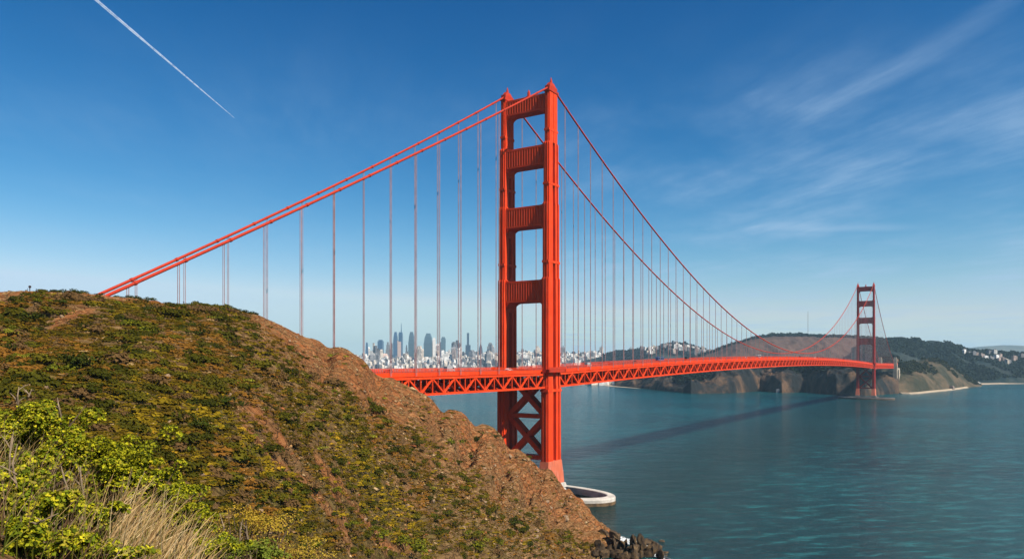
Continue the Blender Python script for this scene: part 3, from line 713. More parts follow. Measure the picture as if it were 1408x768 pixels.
# ---------------------------------------------------------------- the bridge
A = Vector((.5388, .8424)); C0 = Vector((9.4, 426.0)); ROT = -math.atan2(.5388, .8424)
bridge = empty('suspension_bridge', (C0.x, C0.y, 0), ROT)
tag(bridge, 'orange suspension bridge crossing the strait on two tall towers', 'bridge')
H = 14.3; SPAN = 1280.0; SIDE = 343.0
def deck_z(s):
    if s < 0: return 70.2
    if s <= SPAN: return 70.2+9.0*(1-((s-640)/640)**2)
    return 70.2-(s-SPAN)*.006
def cable_z(s, sg=1):
    if s < 0:
        d = -s; return 226-.565*d+.000109*d*d if sg > 0 else 226-.600*d+.00018*d*d
    if s <= SPAN: return 84.5+141.5*((s-640)/640)**2
    d = s-SPAN; return 226-.6*d+.00042*d*d
def leg_poly(w, l, gw=2.6, gd=1.5):
    a, c = w/2, l/2; n1, n2 = .9, .45
    q = [(.45,-c),(a-n1,-c),(a-n1,-c+n2),(a,-c+n2),(a,-gw/2),(a-gd,-gw/2),(a-gd,gw/2),(a,gw/2)]+([(a,c*.56),(a-.8,c*.56),(a-.8,c*.56+1.15),(a,c*.56+1.15)] if gd > .5 else [])+[(a,c-n2),(a-n1,c-n2),(a-n1,c),(.45,c),(.45,c-.5)]
    q2 = [(-x,-y) for x, y in q]
    return q+[(-.45,c-.5),(-.45,c)]+[(-a+n1,c),(-a+n1,c-n2),(-a,c-n2),(-a,gw/2),(-a+gd,gw/2),(-a+gd,-gw/2),(-a,-gw/2),(-a,-c+n2),(-a+n1,-c+n2),(-a+n1,-c),(-.45,-c),(-.45,-c+.5),(.45,-c+.5)]
SECT = [(20.5, 62.0, 4.7, 14.8), (62.0, 120.5, 4.3, 14.2), (120.5, 161.5, 3.95, 12.6), (161.5, 194.5, 3.6, 11.3), (194.5, 222.0, 3.15, 9.5)]
def build_leg(parent, t0):
    mb = MB()
    for i, (z0, z1, w, l) in enumerate(SECT):
        gd = min(1.95, w*.44) if i < 4 else .25; gw = gd*1.6; mb2 = MB(); mb2.prism(leg_poly(w, l, gw, gd), z0, z1-(.9 if i < 4 else 0), .985); mb.add(mb2.v, mb2.f)
        if i < 4:
            w2, l2 = SECT[i+1][2], SECT[i+1][3]
            mb2 = MB(); mb2.prism(leg_poly(w*.985, l*.985, gw, gd), z1-.9, z1, (w2+.25)/w); mb.add(mb2.v, mb2.f)
    # collars a little below each setback, and the pilaster corbels under the deck
    for z, w, l in ((128.5, 3.95, 12.6), (171.0, 3.6, 11.3), (200.5, 3.15, 9.5)):
        mb.box(-w/2-.12, w/2+.12, -l/2-.12, l/2+.12, z, z+1.3)
    mb.box(-2.5, 2.5, -7.6, 7.6, 58.2, 59.6)
    mb.v = [(x+t0, y, z) for x, y, z in mb.v]
    leg = mb.build('tower_leg', ORANGE, parent)
    # flared foot
    fb = MB(); fb.prism([(-2.9,-8.2),(2.9,-8.2),(2.9,8.2),(-2.9,8.2)], 14.5, 20.5, .9)
    fb.prism([(-3.3,-9),(3.3,-9),(3.3,9),(-3.3,9)], 7.9, 14.5, .92)
    fb.v = [(x+t0, y, z) for x, y, z in fb.v]; fb.build('leg_foot', FOOT, parent)
    cb = MB(); cb.box(-1.9, 1.9, -5.2, 5.2, 222.0, 223.2); cb.box(-1.5, 1.5, -4.2, 4.2, 223.2, 225.2)
    cb.prism([(-1.4,-3.4),(1.4,-3.4),(1.4,3.4),(-1.4,3.4)], 225.2, 227.4, .55)
    cb.tube([(0,0,227.4),(0,0,228.4),(0,0,230.6)], [.8,.7,.12], 10); cb.v = [(x+t0, y, z) for x, y, z in cb.v]
    cb.build('cable_saddle_housing', ORANGE_D, parent)
FOOT = paint_mat('faded_foot_paint', (.74, .19, .10), .5)
def strut(parent, zb, zt, w_leg, dep, haunch=4.2, topc=2.2, arch=False):
    x1 = H-w_leg/2+.35; poly = []
    k = 7
    # bottom edge, left to right, with curved haunches running down the legs
    left = [(-x1, zb-haunch)]+[(-x1+haunch*.95*math.sin(a)+.0, zb-haunch+haunch*(1-math.cos(a))) for a in np.linspace(.25, math.pi/2, k)]
    right = [(-x, z) for x, z in reversed(left)]
    toplf = [(x1, zt+topc)]+[(x1-topc*1.6*math.sin(a), zt+topc-topc*(1-math.cos(a))*1.0) for a in np.linspace(.3, math.pi/2, 5)]
    # keep the top corners as fillets above the strut
    toplf = [(x1, zt+topc)]+[(x1-topc*1.3*(1-math.cos(a)), zt+topc*(1-math.sin(a))) for a in np.linspace(.3, math.pi/2, 5)]
    topl = toplf+[(-x, z) for x, z in reversed(toplf)]
    left = [(-x1, zb-haunch)]+[(-x1+haunch*.9*(1-math.cos(a)), zb-haunch*(1-math.sin(a))) for a in np.linspace(.2, math.pi/2, k)]
    right = [(-x, z) for x, z in reversed(left)]
    poly = left+right+topl
    mb = MB(); mb.prism_y(poly, -dep, dep)
    for sgn in (-1, 1):
        y0, y1 = (-dep-.55, -dep+.02) if sgn < 0 else (dep-.02, dep+.55)
        mb.box(-x1+.2, x1-.2, y0, y1, zb+.25, zb+1.1); mb.box(-x1+.2, x1-.2, y0, y1, zt-1.2, zt-.35)
        n = 15
        for i in range(n):
            x = -x1+1.2+(2*x1-2.4)*i/(n-1); yb_, yt_ = (y1, y0-.05) if sgn < 0 else (y0, y1+.05)
            mb.add([(x-.5,yb_,zb+1.1),(x,yt_,zb+1.1),(x+.5,yb_,zb+1.1),(x-.5,yb_,zt-1.2),(x,yt_,zt-1.2),(x+.5,yb_,zt-1.2)], [(0,1,4,3),(1,2,5,4),(0,3,5,2),(0,2,1),(3,4,5)])
    mb.build('portal_strut', ORANGE, parent)
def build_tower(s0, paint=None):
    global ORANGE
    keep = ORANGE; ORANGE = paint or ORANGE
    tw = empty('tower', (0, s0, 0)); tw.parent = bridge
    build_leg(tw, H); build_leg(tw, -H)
    strut(tw, 212.5, 221.5, 3.15, 3.2, 5.0, .1); strut(tw, 182.5, 193.5, 3.6, 3.9, 4.2); strut(tw, 149.0, 160.5, 3.95, 4.4, 4.6); strut(tw, 107.5, 119.5, 4.3, 4.9, 5.2)
    bb = MB(); bb.box(-1.3, 1.3, -1.3, 1.3, 221.5, 222.6); bb.tube([(0,0,222.6),(0,0,225.0),(0,0,226.4)], [1.0,.8,.2], 10); bb.build('beacon', ORANGE_D, tw)
    xi = H-2.2
    for z0, z1 in ((21.5, 44.5), (44.5, 67.0)):
        m1 = MB(); m1.bar((-xi, 0, z0), (xi, 0, z1), 5.2, 2.7); m1.build('cross_brace', ORANGE, tw)
        m2 = MB(); m2.bar((-xi, -.15, z1), (xi, -.15, z0), 5.6, 2.7); m2.build('cross_brace', ORANGE, tw)
    m3 = MB(); m3.box(-xi, xi, -3.0, 3.0, 43.4, 45.6); m3.build('horizontal_brace', ORANGE, tw)
    m4 = MB(); m4.box(-xi, xi, -2.6, 2.6, 20.6, 23.0); m4.build('horizontal_brace', ORANGE, tw)
    # walkway that goes round the outside of each leg
    for sg in (-1, 1):
        w = MB(); x0, x1 = (H+2.2, H+4.3) if sg > 0 else (-H-4.3, -H-2.2)
        w.box(x0, x1, -9.6, 9.6, 68.9, 70.4)
        xo = x1 if sg > 0 else x0
        w.box(min(H*sg+.0, xo) if sg > 0 else x0, x1 if sg > 0 else -H, -9.6, -7.45, 68.9, 70.4)
        w.box(H if sg > 0 else x0, x1 if sg > 0 else -H, 7.45, 9.6, 68.9, 70.4)
        w.box(xo-.1, xo+.1, -9.7, 9.7, 70.4, 71.7)
        w.build('leg_walkway', ORANGE_D, tw)
    ORANGE = keep
    return tw
build_tower(0); build_tower(SPAN, paint_mat('shaded_orange_paint', (.46, .032, .022), .4))  # far tower: same orange, its shaded look put into a darker colour

# main cables
for sg in (-1, 1):
    ss = np.concatenate([np.linspace(-SIDE, 0, 60), np.linspace(0, SPAN, 160)[1:], np.linspace(SPAN, SPAN+SIDE, 50)[1:]])
    mb = MB(); mb.tube([(sg*H, s, cable_z(s, sg)) for s in ss], .50, 8)
    for s in np.arange(-SIDE+8, SPAN+SIDE, 16):
        a = (sg*H, s-.4, cable_z(s-.4, sg)); b2 = (sg*H, s+.4, cable_z(s+.4, sg)); mb.tube([a, b2], .66, 8)
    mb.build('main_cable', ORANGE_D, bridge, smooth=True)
# suspenders
stations = [(-(15.8*k+4.2), 1) for k in range(3, 21)]+[(-(17.5*k-6.0), -1) for k in range(1, 20)]
stations += [(16.0*k, sg) for k in range(1, 80) for sg in (1, -1)]+[(SPAN+16.0*k, sg) for k in range(1, 21) for sg in (1, -1)]
allsus = []
for s, sg in stations:
    if cable_z(s, sg) > deck_z(s)+1.5:
        w = C0+A*s; allsus.append((w.y if s > -262 else 9e9, s, sg))
allsus.sort()
rest = MB()
for i, (dist, s, sg) in enumerate(allsus):
    mb = MB() if i < 100 else rest
    rr = .115
    for ds in (-.3, .3):
        for dt in (-.0,):
            mb.tube([(sg*H+dt, s+ds, deck_z(s)-1.5), (sg*H+dt, s+ds, cable_z(s+ds, sg)-.3)], rr, 5)
    if i < 100: mb.build('suspender', ROPE, bridge)
tag(rest.build('far_suspenders', ROPE, bridge), kind='stuff')

# deck
dk = empty('deck', (0, 0, 0)); dk.parent = bridge
ss = np.concatenate([np.arange(-SIDE, 0, 16), np.arange(0, SPAN, 16), np.arange(SPAN, SPAN+SIDE+1, 16)])
def ribbon(x0, x1, dz0, dz1, name, mat, cuts=()):
    mb = MB(); S = list(np.arange(-SIDE, SPAN+SIDE+8, 8.0)); n = len(S); vs = []
    for s in S:
        z = deck_z(s); vs += [(x0, s, z+dz0), (x1, s, z+dz0), (x1, s, z+dz1), (x0, s, z+dz1)]
    fs = []
    for i in range(n-1):
        for k in range(4): fs.append((i*4+k, i*4+(k+1)%4, (i+1)*4+(k+1)%4, (i+1)*4+k))
    fs += [(3,2,1,0), ((n-1)*4,(n-1)*4+1,(n-1)*4+2,(n-1)*4+3)]
    mb.add(vs, fs); return mb.build(name, mat, dk)
ribbon(-9.4, 9.4, -.6, -.35, 'roadway', ASPH)
for sg in (-1, 1):
    a, b2 = sorted((sg*9.5, sg*12.9)); ribbon(a, b2, -.62, -.12, 'sidewalk', ASPH)
    a, b2 = sorted((sg*13.0, sg*13.35)); ribbon(a, b2, -1.9, 0.0, 'edge_girder', ORANGE)
    mb = MB()
    S = np.arange(-SIDE, SPAN+SIDE, 4.0)
    for s in S:
        z = deck_z(s); z2 = deck_z(s+4)
        mb.box(sg*13.2-.07, sg*13.2+.07, s-.09, s+.09, z, z+1.35)
        for h_, th in ((1.32, .12), (.95, .06), (.62, .06), (.3, .06)): mb.bar((sg*13.2, s, z+h_), (sg*13.2, s+4, z2+h_), .1, th)
        if s < 900:
            for q in (1, 2, 3): mb.box(sg*13.2-.03, sg*13.2+.03, s+q-.14, s+q+.14, z+.1, z+1.3)
    mb.build('railing', ORANGE, dk)
    tr_ = MB(); x = sg*H
    S = np.arange(-SIDE+2.5-3.5, SPAN+SIDE, 8.0)
    S = np.concatenate([np.arange(-344, 0, 8.0), np.arange(0, SPAN, 8.0), np.arange(SPAN, SPAN+SIDE-7, 8.0)])
    for i, s in enumerate(S):
        za, zb = deck_z(s), deck_z(s+8); k = int(round(s/8))
        tr_.bar((x, s, za-2.6), (x, s+8, zb-2.6), 1.0, 1.0); tr_.bar((x, s, za-9.6), (x, s+8, zb-9.6), 1.1, 1.0)
        near = abs(s) < 5 or abs(s-SPAN) < 5
        tr_.bar((x, s, za-9.5), (x, s, za-2.6), .5, .5)
        if k % 2: tr_.bar((x, s, za-2.9), (x, s+8, zb-9.3), .75, .75)
        else: tr_.bar((x, s, za-9.3), (x, s+8, zb-2.9), .75, .75)
        if s < 500:
            tr_.bar((x-.02, s+4, (za+zb)/2-6.1), (x-.02, s+4, (za+zb)/2-2.9), .3, .3)
    tr_.build('stiffening_truss', ORANGE, dk)
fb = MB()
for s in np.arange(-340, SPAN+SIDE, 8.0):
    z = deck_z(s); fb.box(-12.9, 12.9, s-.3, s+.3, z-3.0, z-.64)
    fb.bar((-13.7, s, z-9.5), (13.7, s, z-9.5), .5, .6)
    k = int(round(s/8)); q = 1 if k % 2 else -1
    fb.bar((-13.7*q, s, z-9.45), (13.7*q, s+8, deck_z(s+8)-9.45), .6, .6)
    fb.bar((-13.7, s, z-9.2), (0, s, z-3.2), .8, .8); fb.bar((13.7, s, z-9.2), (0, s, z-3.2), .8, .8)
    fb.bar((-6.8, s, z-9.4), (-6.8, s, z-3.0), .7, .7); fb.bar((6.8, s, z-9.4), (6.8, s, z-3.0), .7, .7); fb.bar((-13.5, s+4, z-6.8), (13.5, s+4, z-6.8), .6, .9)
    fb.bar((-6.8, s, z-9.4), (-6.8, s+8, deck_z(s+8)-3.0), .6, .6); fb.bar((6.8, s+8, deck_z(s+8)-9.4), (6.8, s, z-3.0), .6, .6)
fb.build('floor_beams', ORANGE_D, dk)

# piers and fenders
def ring_poly(a, b, n=64): return [(a*math.cos(2*math.pi*i/n), b*math.sin(2*math.pi*i/n)) for i in range(n)]
def fender(s0, label, mat=None):
    p = C0+A*float(s0); r = empty('pier_fender', (p.x, p.y, 0), ROT); tag(r, label, 'fender')
    n = 72; prof = [(0,-3),(0,3.2),(-.35,3.8),(-4.3,4.0),(-4.7,3.7),(-4.7,-3)]; vs, fs = [], []
    for i in range(n):
        th = 2*math.pi*i/n; c, s = math.cos(th), math.sin(th)
        for d, z in prof: vs.append(((52+d)*c, (23+d)*s, z))
    k = len(prof)
    for i in range(n):
        for j in range(k-1): fs.append((i*k+j, ((i+1) % n)*k+j, ((i+1) % n)*k+j+1, i*k+j+1))
    m = MB(); m.add(vs, fs); m.build('concrete_ring', mat or CONC, r)
    w = MB(); n2 = 40; w.add([((47.2)*math.cos(2*math.pi*i/n2), 18.2*math.sin(2*math.pi*i/n2), .25) for i in range(n2)], [tuple(range(n2))])
    w.build('still_water', plain('still_water', (.003, .006, .007), .5, .2, .1, 0, 0), r)
    st = MB()
    vs = []; fs = []
    for i in range(n):
        th = 2*math.pi*i/n; c, s = math.cos(th), math.sin(th)
        for d, z in ((.12,-1),(.12,1.7)): vs.append(((52+d)*c, (23+d)*s, z))
    for i in range(n): fs.append((i*2, ((i+1) % n)*2, ((i+1) % n)*2+1, i*2+1))
    st.add(vs, fs); st.build('tide_stain', plain('tide_stain', (.13, .08, .035), .8, .6, .35), r)
def pier(s0, label, mat=None):
    p = C0+A*float(s0); r = empty('bridge_pier', (p.x, p.y, 0), ROT); tag(r, label, 'pier')
    m = MB(); m.prism(ring_poly(23, 11.5, 40), -3, 5.2); m.build('pier_base', mat or CONC, r)
    for sg in (-1, 1):
        b3 = MB(); b3.prism([(-4.6,-10),(4.6,-10),(4.6,10),(-4.6,10)], 5.2, 7.88, .9); b3.v = [(x+sg*H, y, z) for x, y, z in b3.v]; b3.build('plinth', mat or CONC, r)
fender(0, 'oval concrete fender ring in the water at the near tower foot'); fender(SPAN, 'long low dark fender in the water round the far tower foot', plain('dark_concrete', (.13, .12, .115), .85, .2, .2))
pier(0, 'concrete pier carrying the near bridge tower'); pier(SPAN, 'dark concrete pier carrying the far bridge tower', bpy.data.materials['dark_concrete'])

# concrete pylon and anchorage at the far end
pyl = C0+A*(SPAN+SIDE)
r = empty('end_pylon', (pyl.x, pyl.y, 0), ROT); tag(r, 'pale concrete pylon tower standing where the far side span lands', 'pylon')
for sg in (-1, 1):
    m = MB(); m.box(sg*16-4.5, sg*16+4.5, 2, 13, -2, 66); m.box(sg*16-3.8, sg*16+3.8, 3, 12, 66, 80); m.box(sg*16-3, sg*16+3, 4, 11, 80, 84)
    for k in range(3): m.box(sg*16-3.4+k*2.6, sg*16-1.9+k*2.6, 1.6, 2.02, 4, 60)
    m.build('pylon_shaft', CONC2, r)
m = MB(); m.box(-11.4, 11.4, 4, 10, 50, 60); m.build('cross_wall', CONC2, r)
r2p = C0+A*(SPAN+SIDE+62)
r = empty('anchorage', (r2p.x, r2p.y, 0), ROT); tag(r, 'white concrete anchorage block on the far shore behind the pylon', 'anchorage')
m = MB(); m.prism([(-20,-22),(20,-22),(20,26),(-20,26)], -2, 58, .9); m.build('block', CONC2, r)
m = MB(); m.box(-13, 13, -44, 40, 62, 70); m.build('approach_deck', ORANGE, r)
m = MB(); [m.box(-12+k*8, -9+k*8, -21.6, -19.4, 8, 40) for k in range(4)]; m.build('buttress', CONC2, r)

# ---------------------------------------------------------------- vehicles on the bridge
def car_proto(kind):
    r = empty({'car': 'car', 'van': 'delivery_van', 'bus': 'coach'}[kind]); w, l, h = {'car': (1.8, 4.5, 1.45), 'van': (2.1, 6.2, 2.7), 'bus': (2.5, 12, 3.4)}[kind]
    body = MB()
    if kind == 'car':
        prof = [(-l/2,.35),(l/2,.35),(l/2,.75),(l*.3,.9),(l*.12,h),(-l*.28,h),(-l*.42,.95),(-l/2,.9)]
    elif kind == 'van': prof = [(-l/2,.4),(l/2,.4),(l/2,1.2),(l*.40,1.35),(l*.28,h),(-l/2,h)]
    else: prof = [(-l/2,.45),(l/2,.45),(l/2,h-.5),(l/2-.4,h),(-l/2,h)]
    n = len(prof)
    body.add([(-w/2,y,z) for y, z in prof]+[(w/2,y,z) for y, z in prof], [tuple(range(n)), tuple(reversed(range(n,2*n)))]+[(i,n+i,n+(i+1)%n,(i+1)%n) for i in range(n)])
    bo = body.build('body', None, r)
    g_ = MB(); z0, z1 = (.95, 1.35) if kind == 'car' else (1.5, 2.2) if kind == 'van' else (1.7, 2.7)
    ya, yb = (-l*.30, l*.16) if kind == 'car' else (l*.18, l*.34) if kind == 'van' else (-l*.46, l*.46)
    g_.box(-w/2-.02, w/2+.02, ya, yb, z0, z1); g_.build('side_windows', GLASSM, r)
    for x in (-w/2, w/2):
        for y in (-l*.31, l*.31):
            t_ = MB(); t_.tube([(x-.12, y, .34), (x+.12, y, .34)], .34, 10); t_.build('wheel', DARK, r)
    return r, bo
GLASSM = plain('dark_glass', (.02, .025, .03), .15, .1, 1)
cpal = {'white': (.75, .75, .74), 'silver': (.4, .41, .43), 'red': (.4, .03, .03), 'black': (.03, .03, .035), 'blue': (.05, .10, .25)}
g = np.random.default_rng(9); vi = 0
vlist = []
for s in (30, 62, 96, 150, 210, -40, -85, -120, 285, 350, 420, 505, 590, 650, 720, 800, 870, 940, 1010, 1090, 1150, 1210, 1330, 1400): vlist.append(float(s+g.uniform(-9, 9)))
ptypes = {}
for i, s in enumerate(vlist):
    kind = ['car', 'van', 'car', 'car', 'bus', 'car', 'van'][i % 7]; cn = list(cpal)[i % 5]; key = (kind, cn)
    lane = [-7.4, 7.6, 4.2, -3.6][i % 4]
    if key not in ptypes:
        r, bo = car_proto(kind); bo.data.materials.clear(); bo.data.materials.append(plain('paint_'+cn, cpal[cn], .3, .05, 1)); ptypes[key] = r
    else: r = copy_tree(ptypes[key])
    w = C0+A*s+Vector((.8424, -.5388))*lane; r.location = (w.x, w.y, deck_z(s)-.35); r.rotation_euler = (math.atan((deck_z(s+5)-deck_z(s-5))/10), 0, ROT+(math.pi if lane < 0 else 0))
    where = 'left of the near tower' if s < -5 else 'just right of the near tower' if s < 120 else 'on the near half of the main span' if s < 500 else 'around the middle of the main span' if s < 800 else 'nearing the far tower' if s < 1280 else 'past the far tower'
    tag(r, f'{cn} {dict(car="car", van="van", bus="coach")[kind]} driving on the bridge deck {where}', dict(car='car', van='van', bus='bus')[kind], 'vehicles crossing the bridge')

# ---------------------------------------------------------------- city
def bmat(name, col, rough=.5):
    m, nt, b = mat_new(name); g = N(nt, 'ShaderNodeTexCoord'); o = g.outputs['Object']
    s = N(nt, 'ShaderNodeSeparateXYZ'); L(nt, o, s.inputs[0])
    fl = M(nt, 'FRACT', M(nt, 'DIVIDE', s.outputs[2], 12.0)); colm = M(nt, 'FRACT', M(nt, 'DIVIDE', M(nt, 'ADD', s.outputs[0], s.outputs[1]), 9.0))
    k = M(nt, 'MULTIPLY', M(nt, 'GREATER_THAN', fl, .45), M(nt, 'GREATER_THAN', colm, .4))
    L(nt, MIX(nt, M(nt, 'MULTIPLY', k, .75), col, tuple(c*.38 for c in col)), b.inputs['Base Color']); b.inputs['Roughness'].default_value = rough
    return m
BM = {'blue': bmat('blue_glass', (.08, .17, .30), .2), 'teal': bmat('teal_glass', (.12, .20, .25), .25), 'white': bmat('white_wall', (.72, .70, .66)),
      'cream': bmat('cream_wall', (.62, .54, .43)), 'grey': bmat('grey_wall', (.30, .30, .31)), 'dark': bmat('dark_tower', (.06, .10, .16), .25), 'pink': bmat('pinkish_wall', (.60, .44, .37)), 'brown': bmat('brown_wall', (.16, .12, .10))}
ZC = 6600.0; MPX = ZC/F
def tower_building(px, w, ytop, style, mat, label, Z=ZC, depth=None):
    base = at(px, 505, Z); h = at(px, ytop, Z).z; W_ = .86*w*Z/F; D_ = depth or W_
    r = empty('skyscraper', (base.x, Z, 10), random.uniform(-.15, .15)); tag(r, label, 'skyscraper'); h -= 10
    m = MB(); cap = MB(); a, d = W_/2, D_/2
    if style == 'flat': m.box(-a, a, -d, d, -12, h*.96); cap.box(-a*.7, a*.7, -d*.7, d*.7, h*.96, h)
    elif style == 'taper':
        for k in range(8):
            f0 = 1-.45*(k/8)**2; z0, z1 = h*k/8-(12 if k == 0 else 0), h*(k+1)/8; sc = (1-.45*((k+1)/8)**2)/f0
            m.prism([(-a*f0,-d*f0),(a*f0,-d*f0),(a*f0,d*f0),(-a*f0,d*f0)], z0, z1, sc)
        cap.tube([(0,0,h),(0,0,h+4)], [a*.4, a*.2], 8)
    elif style == 'round':
        m.prism([(-a,-d),(a,-d),(a,d),(-a,d)], -12, h*.72)
        cap.prism([(-a*.97,-d*.97),(a*.97,-d*.97),(a*.97,d*.97),(-a*.97,d*.97)], h*.72, h*.88, .82)
        cap.prism([(-a*.79,-d*.79),(a*.79,-d*.79),(a*.79,d*.79),(-a*.79,d*.79)], h*.88, h, .55)
    elif style == 'step':
        m.box(-a, a, -d, d, -12, h*.72); m.box(-a*.75, a*.6, -d*.8, d*.8, h*.72, h*.9); cap.box(-a*.45, a*.3, -d*.6, d*.6, h*.9, h)
    elif style == 'spire':
        m.box(-a, a, -d, d, -12, h*.74); m.prism([(-a,-d),(a,-d),(a,d),(-a,d)], h*.74, h*.80, .8); cap.tube([(a*.3,0,h*.79),(a*.3,0,h)], [4.5, 1.5], 8)
    elif style == 'slim':
        m.box(-a, a, -d, d, -12, h*.66); cap.box(-a*.42, a*.42, -d*.42, d*.42, h*.66, h)
    elif style == 'dome':
        m.box(-a, a, -d, d, -12, h*.55)
        for k in range(6):
            t0, t1 = k/6*math.pi/2, (k+1)/6*math.pi/2
            f0, f1 = math.cos(t0), max(.05, math.cos(t1)); cap.prism([(-a*f0,-d*f0),(a*f0,-d*f0),(a*f0,d*f0),(-a*f0,d*f0)], h*.55+h*.45*math.sin(t0), h*.55+h*.45*math.sin(t1), f1/f0)
    m.build('shaft', BM[mat], r); cap.build('crown', BM[mat], r)
for args in [
    (504.5,5,471,'taper','blue','small tapering blue tower leftmost in the skyline'),
    (523.5,8,467,'flat','blue','deep blue slab tower second from the left of the skyline'),
    (533.5,6,470,'step','grey','grey stepped tower right of the deep blue slab'),
    (538.5,3,471,'flat','teal','narrow teal tower tucked between slab and tallest tower'),
    (544,7,456,'round','blue','broad blue glass tower with sloping shoulder beside the spire'),
    (551,6,444,'spire','blue','tallest blue tower of the skyline with a thin spire'),
    (549,7,468,'flat','pink','pinkish beige block standing before the tallest blue tower'),
    (559,4,474,'step','grey','small grey tower between the two tallest blue groups'),
    (566,9,456,'round','teal','blue grey tower with tapered top right of the spire'),
    (575.5,9,475,'dome','brown','dark domed building below the tapered blue grey tower'),
    (589,13,458,'round','teal','wide teal tower with rounded crown in the middle of the skyline'),
    (586,5,469,'flat','white','white block in front of the wide rounded teal tower'),
    (597,5,464,'flat','white','slender white tower at the right shoulder of the wide teal one'),
    (609.5,7,463,'flat','teal','flat topped dark teal tower right of the skyline centre'),
    (606,5,470,'flat','white','white block before the flat topped dark tower'),
    (626,8,470,'step','grey','grey stepped tower left of the slim dark tower'),
    (643.5,8,457.5,'slim','dark','slim dark tower with wide lower block near the orange tower'),
    (661,6,473,'dome','dark','black topped building just left of the orange tower'),
    (671,4,476,'taper','grey','thin grey tower beside the orange bridge tower'),
    (678,5,475,'step','cream','cream stepped block nearest the orange bridge tower'),
    (530,13,485,'dome','pink','wide low pink domed hall at the left of the city'),
    (568,8,483,'dome','cream','pale domed building in front of the city centre')]: tower_building(*args)
protos = {}
def block_mesh(i):
    m = MB(); g_ = random.Random(i); a, d, h = g_.uniform(.7, 1.2), g_.uniform(.7, 1.2), 1
    m.box(-a/2, a/2, -d/2, d/2, -.5, h*.9)
    k = i % 4
    if k == 0: m.prism([(-a/2,-d/2),(a/2,-d/2),(a/2,d/2),(-a/2,d/2)], h*.9, h*1.02, .5)
    elif k == 1: m.box(-a*.3, a*.2, -d*.3, d*.3, h*.9, h*1.08)
    elif k == 2: m.box(-a*.5, -a*.1, -d*.4, d*.4, h*.9, h*1.2); m.box(a*.1, a*.3, -d*.2, d*.2, h*.9, h)
    else: m.box(-a*.45, a*.45, -d*.45, d*.45, h*.9, h*.97); m.box(0, a*.2, 0, d*.2, h*.97, h*1.15)
    return m
def flatcol(name, col):
    m, nt, b = mat_new(name); g = N(nt, 'ShaderNodeNewGeometry'); n = NOISE(nt, g.outputs['Position'], .035, 4, .7)
    L(nt, MIX(nt, RAMP(nt, n, .42, .6), tuple(c*.45 for c in col), col), b.inputs['Base Color']); b.inputs['Roughness'].default_value = .7; return m
HM = [flatcol('stucco_white', (.78, .76, .72)), flatcol('stucco_cream', (.66, .58, .48)), flatcol('stucco_grey', (.34, .34, .35)), flatcol('stucco_dark', (.12, .12, .13)), flatcol('stucco_rose', (.55, .42, .36))]
hcache = {}
def house(px, Z, zbase, w, h, mi, vi_, label, cat='building', group=None, name='city_building'):
    key = (mi, vi_)
    if key not in hcache:
        o = block_mesh(vi_).build(name, HM[mi]); hcache[key] = o
    else: o = hcache[key].copy(); COL.objects.link(o); o.name = name
    o.location = ((px-CX)/F*Z, Z, zbase); o.scale = (w, w*random.uniform(.7, 1.2), h); o.rotation_euler = (0, 0, random.uniform(-.5, .5)); tag(o, label, cat, group)
g = np.random.default_rng(33); n1 = 0
colname = ['white', 'cream', 'grey', 'dark', 'rose']
while n1 < 210:
    px = g.uniform(498, 870); 
    if 684 < px < 708 or 742 < px < 770: continue
    tq = g.uniform(.15, .95); p = city_s(px, tq); 
    tall = g.random() < .25; w = g.uniform(22, 52); h = g.uniform(60, 130)*(1 if px < 690 else .7) if tall else g.uniform(18, 50)
    mi = int(g.choice(5, p=[.46, .2, .16, .1, .08])); side = 'left of the near bridge tower' if px < 690 else 'seen through the near bridge tower' if px < 745 else 'right of the near bridge tower'
    house(p.x/p.y*F+CX, p.y, p.z, w, h, mi, int(g.integers(8)), f'{"tall" if tall else "low"} {colname[mi]} city building {side}, {"high on the city hill" if tq > .6 else "low by the waterfront"}', group='buildings of the distant city'); n1 += 1
big = {k: MB() for k in range(5)}
for q in range(2600):
    px = g.uniform(440, 985); tq = g.uniform(.05, 1)**.8; p = city_s(px, tq); w = g.uniform(10, 30); h = g.uniform(10, 34)*(1.5 if g.random() > .85 and px < 860 else 1); mi = int(g.choice(5, p=[.46, .2, .16, .1, .08]))
    a = g.uniform(0, 1.5); b_ = block_mesh(int(g.integers(8))); c, s = math.cos(a), math.sin(a)
    b_.v = [((x*c-y*s)*w+p.x, (x*s+y*c)*w+p.y, z*h+p.z) for x, y, z in b_.v]; big[mi].add(b_.v, b_.f)
for k in range(5): tag(big[k].build('distant_housing', HM[k]), f'dense mass of distant {colname[k]} city houses on the far shore', 'housing', kind='stuff')

# tree masses on the far hills
def wood_mass(name, label, surf, n, px0, px1, t0, t1, size, seed, col=(.022, .036, .024), thr=-.2):
    g = np.random.default_rng(seed); V, C = [], []
    q = [blob_quads(30, 1, (1, 1, 1.1), .42, seed*7+i, lobes=3, shell=.5)[0] for i in range(4)]
    for i in range(n):
        px = g.uniform(px0, px1); t = g.uniform(t0, t1); p = surf(px, t)
        if vnoise(np.array([p.x/120]), np.array([p.y/120]), seed)[0] < thr: continue
        s = size*g.uniform(.6, 1.3); vv = q[i % 4]*s; V.append(vv+np.array((p.x+g.uniform(-8, 8), p.y, p.z)))
        C.append(np.repeat(np.array(col)[None]*g.uniform(.6, 1.5, (30, 1))*g.uniform(.8, 1.25), 4, axis=0))
    V = np.concatenate(V); C = np.concatenate(C)
    tag(npmesh(name, V, np.arange(len(V)).reshape(-1, 4), SCRUB, C), label, 'woodland', kind='stuff')
wood_mass('woodland', 'dark woods on the headland right of the far tower', wood_s, 7500, 1190, 1430, .06, 1, 9, 3, thr=-.42)
